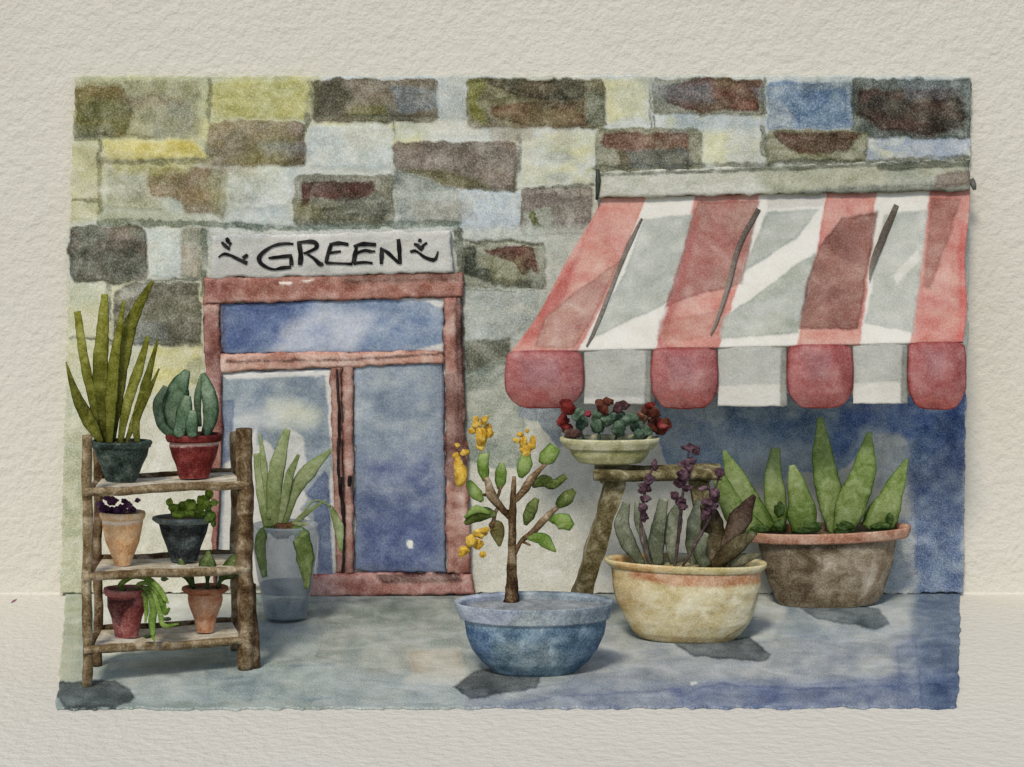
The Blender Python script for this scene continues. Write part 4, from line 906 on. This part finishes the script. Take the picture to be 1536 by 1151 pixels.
# ------------------------------------------------------------------ glass vase plant behind the rack
def build_vase():
    g = G(424, 930); Y = g.y; cx = 428
    t = thing('glass_vase_plant', 'pale leafy plant rooted in a tall clear glass vase of water beside the rack', 'potted plant', (P(cx, 930, Y)))
    yb = HY + H * F / ((D + Y) / D)
    prof = dense([(792, 44), (788, 48), (786, 50), (792, 50), (830, 47), (870, 41), (905, 35), (925, 31), (yb - 5, 25), (yb, 16)])
    V, Fc = lathe(prof, cx, Y, .8, seed=81); mk('vase', V, Fc, 'vase', t, S(146, 158, 166))
    prof = dense([(903, .5), (903, 33), (925, 28), (yb - 6, 22), (yb - 3, 12)])
    V, Fc = lathe(prof, cx, Y, .8, seed=81, wob=.004); mk('water', V, Fc, 'vase', t, S(70, 96, 106))
    prof = dense([(874, .5), (874, 38), (888, 36), (888, .5)])
    V, Fc = lathe(prof, cx, Y, .8, seed=81, wob=.02); mk('pebble_band', V, Fc, 'pot', t, S(110, 110, 114))
    b = Bag(); b.blob(422, 797, 20, 12, Y - .05, S(88, 58, 26), S(70, 44, 20), rough=.3); b.blob(436, 792, 9, 8, Y - .06, S(88, 58, 26)); b.build('root_ball', 'pot', t)
    g1, g2 = S(118, 130, 82), S(138, 150, 102)
    for pts, w, dy in [([(410, 795), (411, 742), (417, 695), (431, 644)], [14, 24, 24, 10], .05), ([(400, 795), (394, 740), (388, 680)], [8, 20, 16], .1),
                       ([(424, 795), (440, 740), (464, 706), (498, 674)], [8, 20, 24, 4], -.03), ([(418, 795), (427, 750), (435, 712), (448, 682)], [6, 13, 13, 5], -.06),
                       ([(430, 794), (450, 778), (466, 765), (489, 750)], [4, 9, 7, 2], -.12), ([(428, 794), (440, 788), (462, 786)], [4, 10, 3], -.14),
                       ([(404, 780), (396, 700), (390, 650)], [5, 11, 3], .12)]:
        n = len(pts); Bag().stroke(pts, w, [Y + dy * i / (n - 1) for i in range(n)], g1, g2, thick=.14, wob=.05, edge=.5).build('leaf', 'leaf', t)
    d1, d2 = S(92, 108, 58), S(112, 126, 74)
    for pts, w in [([(412, 792), (394, 800), (391, 830), (397, 866)], [6, 16, 17, 8]), ([(438, 792), (452, 806), (458, 840), (460, 884)], [8, 28, 26, 6])]:
        Bag().stroke(pts, w, [Y - .08, Y - .16, Y - .18, Y - .18], d1, d2, thick=.2, wob=.1).build('leaf', 'leaf', t)
    Bag().stroke([(496, 760), (508, 790), (511, 826)], [6, 16, 6], [Y + .1, Y + .08, Y + .05], g1, g2, thick=.25).build('leaf', 'leaf', t)
    Bag().stroke([(440, 790), (470, 752), (496, 760)], [3, 3, 4], [Y, Y + .05, Y + .1], g1, g2, thick=.6).build('stem', 'leaf', t)
build_vase()

# ------------------------------------------------------------------ big tubs on the pavement
def ground_pot_y(bottom_py, hw_bottom, ratio):
    k = 1.0
    for _ in range(20):
        Y = (k - 1) * D; front_y = Y - hw_bottom * ratio / F * k
        pf = HY + H * F / ((D + front_y) / D); k *= 1 + (pf - bottom_py) / bottom_py * .8
    Y = (k - 1) * D
    return Y, HY + H * F / k
def build_blue():
    cx = 802; Y, yb = ground_pot_y(1016, 56, .52)
    t = thing('potted_tree', 'small yellow-flowering tree planted in a round slate-blue tub', 'potted tree', G(cx, yb))
    def rp(cv):
        cv.wash([(800, 880), (930, 880), (925, 940), (740, 945), (780, 905)], S(112, 124, 130), S(122, 134, 138), soft=6, edge=.1)
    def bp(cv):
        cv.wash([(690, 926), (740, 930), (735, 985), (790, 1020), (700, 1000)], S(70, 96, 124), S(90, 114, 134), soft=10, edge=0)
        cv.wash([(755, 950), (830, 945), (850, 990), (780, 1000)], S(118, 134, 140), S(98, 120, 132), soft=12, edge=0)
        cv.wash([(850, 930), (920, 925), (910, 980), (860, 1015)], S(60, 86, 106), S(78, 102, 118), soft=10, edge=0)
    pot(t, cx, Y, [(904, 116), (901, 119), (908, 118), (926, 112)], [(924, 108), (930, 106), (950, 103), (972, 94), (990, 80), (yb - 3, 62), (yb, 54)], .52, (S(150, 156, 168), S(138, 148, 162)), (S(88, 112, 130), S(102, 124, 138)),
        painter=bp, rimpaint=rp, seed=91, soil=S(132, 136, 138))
    br1, br2 = S(96, 74, 46), S(120, 104, 76)
    Yt = Y + .12
    b = Bag(); b.stroke([(767, 904), (768, 870), (768, 820), (769, 770), (771, 715)], [24, 17, 12, 12, 6], Yt, S(66, 44, 22), S(116, 96, 66), thick=.9, wob=.08); tr = b.build('trunk', 'timber', t)
    for pts, w, dy in [([(768, 780), (754, 764), (738, 744), (729, 716)], [10, 12, 19, 10], -.08), ([(742, 752), (748, 742), (751, 728)], [8, 6, 5], .05), ([(772, 752), (790, 730), (803, 712), (818, 697)], [9, 17, 12, 6], .08),
                       ([(771, 832), (782, 812), (802, 796), (822, 774), (840, 758)], [9, 8, 13, 13, 6], -.08), ([(762, 768), (746, 764), (738, 790)], [8, 7, 8], -.06), ([(820, 776), (830, 784)], [7, 5], -.07), ([(782, 812), (795, 818)], [6, 4], -.06),
                       ([(733, 742), (722, 742), (712, 735)], [7, 4, 4], -.02)]:
        n = len(pts); Bag().stroke(pts, [q * .82 for q in w], [Yt + dy * i / (n - 1) for i in range(n)], br1, S(140, 118, 90), thick=.8, wob=.12).build('branch', 'timber', tr)
    LG, LD = (S(104, 128, 56), S(128, 150, 76)), (S(68, 82, 34), S(92, 104, 48))
    for (pts, w, c, dy) in [([(728, 722), (725, 698), (726, 680)], [8, 19, 16, 16], LG, -.08), ([(749, 734), (751, 714), (752, 694)], [7, 19, 17, 8], LG, .05),
                        ([(781, 717), (786, 700), (789, 680)], [7, 20, 22, 14], LG, .05), ([(812, 696), (822, 684), (833, 670)], [10, 24, 26, 18], LG, .09),
                        ([(798, 730), (815, 722), (830, 726), (849, 714)], [5, 18, 18, 14, 9], LD, .04), ([(836, 760), (848, 748), (862, 736)], [9, 20, 21, 9], LD, -.1),
                        ([(788, 788), (794, 770), (806, 748)], [5, 17, 20, 8], LD, 0), ([(824, 780), (840, 780), (858, 792)], [5, 18, 28, 12], LG, -.12), ([(791, 808), (812, 808), (834, 828)], [4, 17, 20, 3], LG, -.1),
                        ([(724, 752), (712, 738), (702, 722)], [6, 19, 17, 8], LG, -.06), ([(744, 772), (722, 770), (697, 786)], [8, 20, 22, 6], LD, -.08), ([(735, 784), (746, 794), (749, 820)], [8, 22, 22, 4], (S(104, 92, 56), S(112, 108, 62)), -.05),
                        ([(697, 777), (715, 764), (735, 770)], [4, 13, 5], LG, -.1)]:
        n = len(pts); Bag().stroke(pts, w, Yt + dy, c[0], c[1], thick=.3, wob=.10, edge=.8).build('leaf', 'leaf', tr)
    Y1, Y2 = S(190, 146, 24), S(208, 168, 44)
    for bl, dy in [([(722, 655, 9, 14), (716, 636, 7, 6), (726, 632, 6, 6), (732, 642, 7, 6), (709, 646, 6, 5), (735, 650, 5, 6), (722, 668, 6, 8), (714, 629, 4, 4), (730, 626, 3, 3)], -.09),
                   ([(784, 664, 6, 9), (789, 672, 8, 7), (799, 664, 5, 11), (774, 661, 5, 4), (791, 646, 3, 3), (781, 652, 5, 4), (789, 680, 6, 5)], .05),
                   ([(691, 716, 9, 14), (688, 698, 7, 12), (685, 684, 6, 6), (697, 679, 7, 5), (686, 668, 4, 4), (693, 704, 8, 8)], -.12),
                   ([(720, 800, 10, 7), (708, 812, 9, 9), (717, 816, 8, 8), (697, 826, 8, 6), (724, 832, 5, 5), (728, 795, 7, 5), (692, 832, 4, 4)], -.12)]:
        b = Bag()
        for x, y, rx, ry in bl: b.blob(x, y, rx, ry, Yt + dy + rng.uniform(-.02, .02), Y1, Y2, rough=.45)
        b.build('flower', 'petal', tr)
build_blue()

def build_bench():
    Y = -.93
    t = thing('plant_stand', 'dark olive wooden trestle stool with splayed legs behind the cream tub', 'stool', (P(980, 900, Y).x, Y + .14, 0))
    c1, c2 = S(104, 94, 62), S(124, 114, 82)
    k = (D + Y) / D; zt = H - (714 - HY) / F * k
    def plank(y, xa, xb, r, name):
        b = Bag(); p = Vector(((xa - CX) / F * (D + y) / D, y, zt)); q = Vector(((xb - CX) / F * (D + y) / D, y, zt + .008)); bar3(b, p, q, r, c1, c2, 1.6, .05); b.build(name, 'timber', t)
    plank(Y, 890, 1082, .038, 'top_slat'); plank(Y + .22, 892, 1080, .036, 'top_slat')
    bar = Bag(); bar3(bar, Vector((P(905, 0, Y).x, Y + .02, zt - .03)), Vector((P(905, 0, Y).x, Y + .22, zt - .03)), .03, c1, c2); bar.build('cross_bar', 'timber', t)
    bar = Bag(); bar3(bar, Vector((P(1060, 0, Y).x, Y + .02, zt - .03)), Vector((P(1060, 0, Y).x, Y + .22, zt - .03)), .03, c1, c2); bar.build('cross_bar', 'timber', t)
    # slab legs, 0.2 m deep
    for (xt, xb, hw) in ((926, 861, 14), (1050, 1085, 13)):
        V = []; C = []; m = 24; Y0, Y1 = Y + .02, Y + .2
        for i in range(m + 1):
            s = i / m; z = (zt - .035) * (1 - s)
            cxp = (xt + (xb - xt) * s - CX) / F * k; h = hw / F * k * (1 + .10 * math.sin(s * 17) + .05 * math.sin(s * 41))
            for yy, sx in ((Y0, -1), (Y0, 1), (Y1, 1), (Y1, -1)):
                V.append((cxp + sx * h, yy, z)); x = .5 + .5 * math.sin(s * 8 + sx * 1.5); C.append(c1 * (1 - x) + c2 * x)
        Fc = [(i * 4 + a, i * 4 + (a + 1) % 4, i * 4 + 4 + (a + 1) % 4, i * 4 + 4 + a) for i in range(m) for a in range(4)]
        Fc = [tuple(reversed(f)) for f in Fc] + [(0, 1, 2, 3), (m * 4 + 3, m * 4 + 2, m * 4 + 1, m * 4)]
        mk('leg', V, Fc, 'timber', t, C, smooth=False)
    # bowl planter
    Yp = Y + .11; kp = (D + Yp) / D; z0 = zt + .062; yb = HY + (H - z0) / kp * F; cx = 915
    p = thing('flower_bowl', 'red flowers in a pale olive bowl standing on the wooden stool', 'potted plant', P(cx, yb, Yp))
    pot(p, cx, Yp, [(659, 73), (656, 75), (662, 75), (673, 66)], [(673, 61), (683, 57), (694, 47), (yb - 2, 36), (yb, 33)], .42, (S(176, 172, 136), S(164, 160, 122)), (S(142, 140, 92), S(158, 156, 110)), seed=101, soil=S(96, 92, 66), wob=.006)
    RD, BR, GN, PU = (S(120, 34, 26), S(98, 26, 22)), (S(96, 46, 26), S(78, 36, 24)), (S(62, 84, 66), S(84, 104, 84)), (S(84, 52, 56), S(70, 44, 46))
    bl = [(852, 610, 10, 10, RD), (846, 603, 6, 5, RD), (845, 630, 8, 10, RD), (851, 641, 8, 7, RD), (862, 648, 12, 6, (S(84, 56, 50), S(96, 70, 60))), (868, 620, 8, 8, GN), (872, 633, 8, 9, GN), (882, 619, 5, 4, (S(140, 36, 52), S(126, 30, 40))),
          (902, 606, 9, 7, BR), (912, 601, 9, 5, BR), (906, 613, 6, 7, BR), (900, 622, 10, 8, GN), (896, 638, 9, 9, GN), (912, 628, 10, 9, GN), (926, 622, 10, 9, GN), (928, 642, 9, 11, GN), (934, 606, 9, 5, PU), (926, 612, 6, 6, PU), (946, 628, 10, 7, GN), (955, 638, 9, 9, GN), (957, 650, 6, 6, GN),
          (972, 614, 9, 7, BR), (980, 618, 8, 7, BR), (975, 606, 6, 4, RD), (963, 625, 8, 8, (S(84, 66, 50), S(98, 58, 40))), (984, 634, 10, 8, BR), (996, 636, 9, 8, RD), (1000, 630, 5, 5, BR), (978, 640, 8, 7, BR), (970, 645, 7, 6, GN), (990, 645, 7, 5, BR), (938, 630, 8, 6, GN)]
    for x, y, rx, ry, c in bl:
        Bag().blob(x, y + 2, rx + 1, ry + 1, Yp + rng.uniform(-.07, .07), c[0], c[1], rough=.5).build('leaf' if c is GN else 'flower', 'leaf' if c is GN else 'petal', p)
    # green stems reaching the soil
    for xa, ya, xb in ((868, 630, 880), (898, 640, 900), (928, 645, 922), (957, 650, 945), (980, 645, 960), (852, 645, 866)): Bag().stroke([(xb, 662), ((xa + xb) / 2, 655), (xa, ya)], [4, 4, 3], Yp, GN[0], thick=.8).build('stem', 'leaf', p)
build_bench()

def build_cream():
    cx = 1030; Y, yb = ground_pot_y(966, 72, .4)
    t = thing('potted_lavender', 'purple lavender and dusky leaves in a large cream tub with orange band', 'potted plant', G(cx, yb))
    cr1, cr2 = S(188, 174, 132), S(200, 188, 150)
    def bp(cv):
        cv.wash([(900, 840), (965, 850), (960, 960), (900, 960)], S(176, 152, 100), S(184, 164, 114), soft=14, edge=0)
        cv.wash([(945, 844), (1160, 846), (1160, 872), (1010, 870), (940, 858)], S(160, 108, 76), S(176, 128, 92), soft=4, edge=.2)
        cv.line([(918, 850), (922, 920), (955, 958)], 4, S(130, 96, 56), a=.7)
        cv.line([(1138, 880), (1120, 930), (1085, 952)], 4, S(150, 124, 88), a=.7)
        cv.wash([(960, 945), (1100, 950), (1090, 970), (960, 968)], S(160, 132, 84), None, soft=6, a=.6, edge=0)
    def rp(cv): cv.wash([(920, 838), (1010, 838), (990, 860), (925, 852)], S(184, 140, 70), S(176, 150, 92), soft=5, a=.8)
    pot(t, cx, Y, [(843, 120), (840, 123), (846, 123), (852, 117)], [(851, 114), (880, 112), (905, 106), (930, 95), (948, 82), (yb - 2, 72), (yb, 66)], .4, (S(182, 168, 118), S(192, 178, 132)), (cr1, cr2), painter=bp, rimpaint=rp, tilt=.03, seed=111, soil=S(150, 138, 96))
    a1, a2 = S(98, 102, 80), S(124, 130, 108)
    def leaf(pts, w, c1, c2, dy=0, dz=.0):
        n = len(pts); Bag().stroke(pts, w, [Y + dy * (.4 + .6 * i / (n - 1)) for i in range(n)], c1, c2, thick=.18, wob=.06, edge=.6).build('leaf', 'leaf', t)
    leaf([(965, 848), (944, 818), (933, 788), (940, 754)], [10, 24, 24, 12], a1, a2, -.05)
    leaf([(974, 848), (966, 812), (957, 780), (956, 752)], [6, 11, 12, 8], a1, a2, .1)
    leaf([(988, 848), (984, 815), (990, 780), (996, 748)], [16, 26, 20, 14], a1, a2, 0)
    leaf([(1010, 848), (1008, 812), (1012, 780), (1018, 758)], [9, 24, 26, 12], a1, a2, .05)
    leaf([(1044, 850), (1040, 815), (1043, 780), (1050, 752)], [16, 25, 22, 12], a1, a2, .08)
    leaf([(1060, 850), (1050, 830), (1060, 800)], [16, 20, 8], a1, a2, -.12)
    dk1, dk2 = S(84, 72, 46), S(74, 66, 44)
    leaf([(1062, 852), (1070, 815), (1068, 785), (1060, 756)], [22, 38, 34, 20], dk1, dk2, -.05)
    leaf([(1082, 850), (1096, 810), (1112, 775), (1132, 743)], [14, 26, 34, 6], S(92, 76, 56), S(70, 52, 46), -.1)
    leaf([(1068, 850), (1086, 835), (1110, 815), (1132, 800)], [12, 24, 26, 8], dk1, S(86, 80, 54), -.12)
    leaf([(1095, 852), (1110, 840), (1140, 832)], [10, 20, 6], S(110, 108, 86), S(96, 92, 68), -.08)
    leaf([(1075, 850), (1088, 820), (1096, 770)], [10, 18, 4], S(82, 84, 54), S(72, 64, 46), .02)
    P1, P2 = S(70, 46, 56), S(88, 62, 70)
    stalks = [([(976, 848), (962, 800), (964, 760), (972, 720), (983, 694)], [(982, 698, 5, 8), (974, 718, 8, 8), (968, 730, 9, 8), (963, 736, 6, 4), (968, 748, 8, 6), (965, 762, 8, 8), (966, 776, 6, 6)]),
              ([(1012, 850), (1018, 800), (1024, 740), (1034, 672)], [(1034, 672, 12, 5), (1044, 676, 5, 6), (1028, 696, 10, 5), (1036, 692, 8, 6), (1033, 704, 7, 7), (1026, 714, 9, 8), (1020, 724, 10, 7), (1030, 732, 8, 5), (1012, 744, 6, 6), (1020, 752, 9, 7), (1024, 760, 6, 6)]),
              ([(1024, 850), (1048, 808), (1064, 776), (1072, 740), (1082, 704)], [(1080, 708, 7, 7), (1056, 733, 7, 3), (1072, 742, 8, 8), (1060, 754, 9, 6), (1070, 756, 8, 7), (1064, 766, 9, 6), (1058, 774, 8, 6)])]
    for pts, bl in stalks:
        n = len(pts)
        st = Bag().stroke(pts, [4, 5, 4, 3], [Y - .05 - .06 * i / (n - 1) for i in range(n)], S(92, 78, 74), P2, thick=.9, wob=.2).build('flower_stalk', 'leaf', t)
        b = Bag()
        for x, y, rx, ry in bl: b.blob(x, y, rx, ry, Y - .12 + rng.uniform(-.02, .02), P1, P2, rough=.6)
        b.build('blossoms', 'petal', st)
build_cream()

def build_brown():
    cx = 1242; Y, yb = ground_pot_y(913, 72, .36)
    t = thing('potted_agave', 'broad pointed green agave in a grey-brown tub with terracotta rim under the awning', 'potted plant', G(cx, yb))
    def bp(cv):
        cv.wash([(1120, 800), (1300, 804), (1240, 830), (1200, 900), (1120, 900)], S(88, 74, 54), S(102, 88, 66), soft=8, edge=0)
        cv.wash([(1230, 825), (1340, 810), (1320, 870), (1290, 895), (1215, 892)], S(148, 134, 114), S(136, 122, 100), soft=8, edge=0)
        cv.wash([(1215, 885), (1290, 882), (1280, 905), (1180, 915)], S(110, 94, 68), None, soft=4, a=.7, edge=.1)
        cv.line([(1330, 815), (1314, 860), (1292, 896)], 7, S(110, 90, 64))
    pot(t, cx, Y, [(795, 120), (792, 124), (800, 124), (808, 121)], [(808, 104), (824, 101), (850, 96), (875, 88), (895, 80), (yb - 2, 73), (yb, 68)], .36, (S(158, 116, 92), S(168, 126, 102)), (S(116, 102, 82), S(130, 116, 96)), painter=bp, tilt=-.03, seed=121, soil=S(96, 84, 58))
    g1, g2 = S(98, 118, 54), S(140, 156, 96)
    for pts, w, dy in [([(1136, 800), (1104, 770), (1084, 730), (1074, 700)], [30, 34, 24, 5], -.12), ([(1142, 800), (1118, 755), (1100, 710), (1086, 676)], [44, 46, 36, 20, 5], -.06), ([(1166, 798), (1164, 760), (1160, 715), (1164, 672)], [22, 30, 30, 22, 12], .1),
                       ([(1206, 798), (1202, 760), (1194, 725), (1188, 698)], [34, 42, 30, 22, 8], -.05), ([(1252, 800), (1246, 750), (1236, 700), (1230, 626)], [16, 34, 36, 30, 7], .03),
                       ([(1262, 800), (1280, 750), (1296, 705), (1304, 648)], [26, 44, 38, 30, 6], -.05), ([(1312, 798), (1328, 765), (1342, 732), (1361, 688)], [40, 46, 34, 24, 4], .03),
                       ([(1118, 798), (1106, 760), (1092, 720)], [20, 30, 8], .12)]:
        n = len(pts); w = [q * 1.1 for q in w]
        lf = Bag().stroke(pts, w, [Y + dy * (.5 + .5 * i / (n - 1)) for i in range(n)], g1, g2, thick=.2, wob=.04, edge=.7, sides=14).build('leaf', 'leaf', t)
    b = Bag()
    for x, y, rx, ry in [(1140, 790, 16, 6), (1170, 760, 8, 12), (1168, 785, 8, 8), (1220, 786, 14, 7), (1262, 792, 10, 7), (1268, 786, 12, 8), (1322, 788, 18, 7), (1334, 776, 6, 10), (1206, 792, 12, 5), (1128, 796, 14, 5)]:
        Bag().blob(x, y + 4, rx, ry, Y - .09, S(46, 66, 26), S(62, 84, 34), rough=.4).build('young_shoot', 'leaf', t)
build_brown()
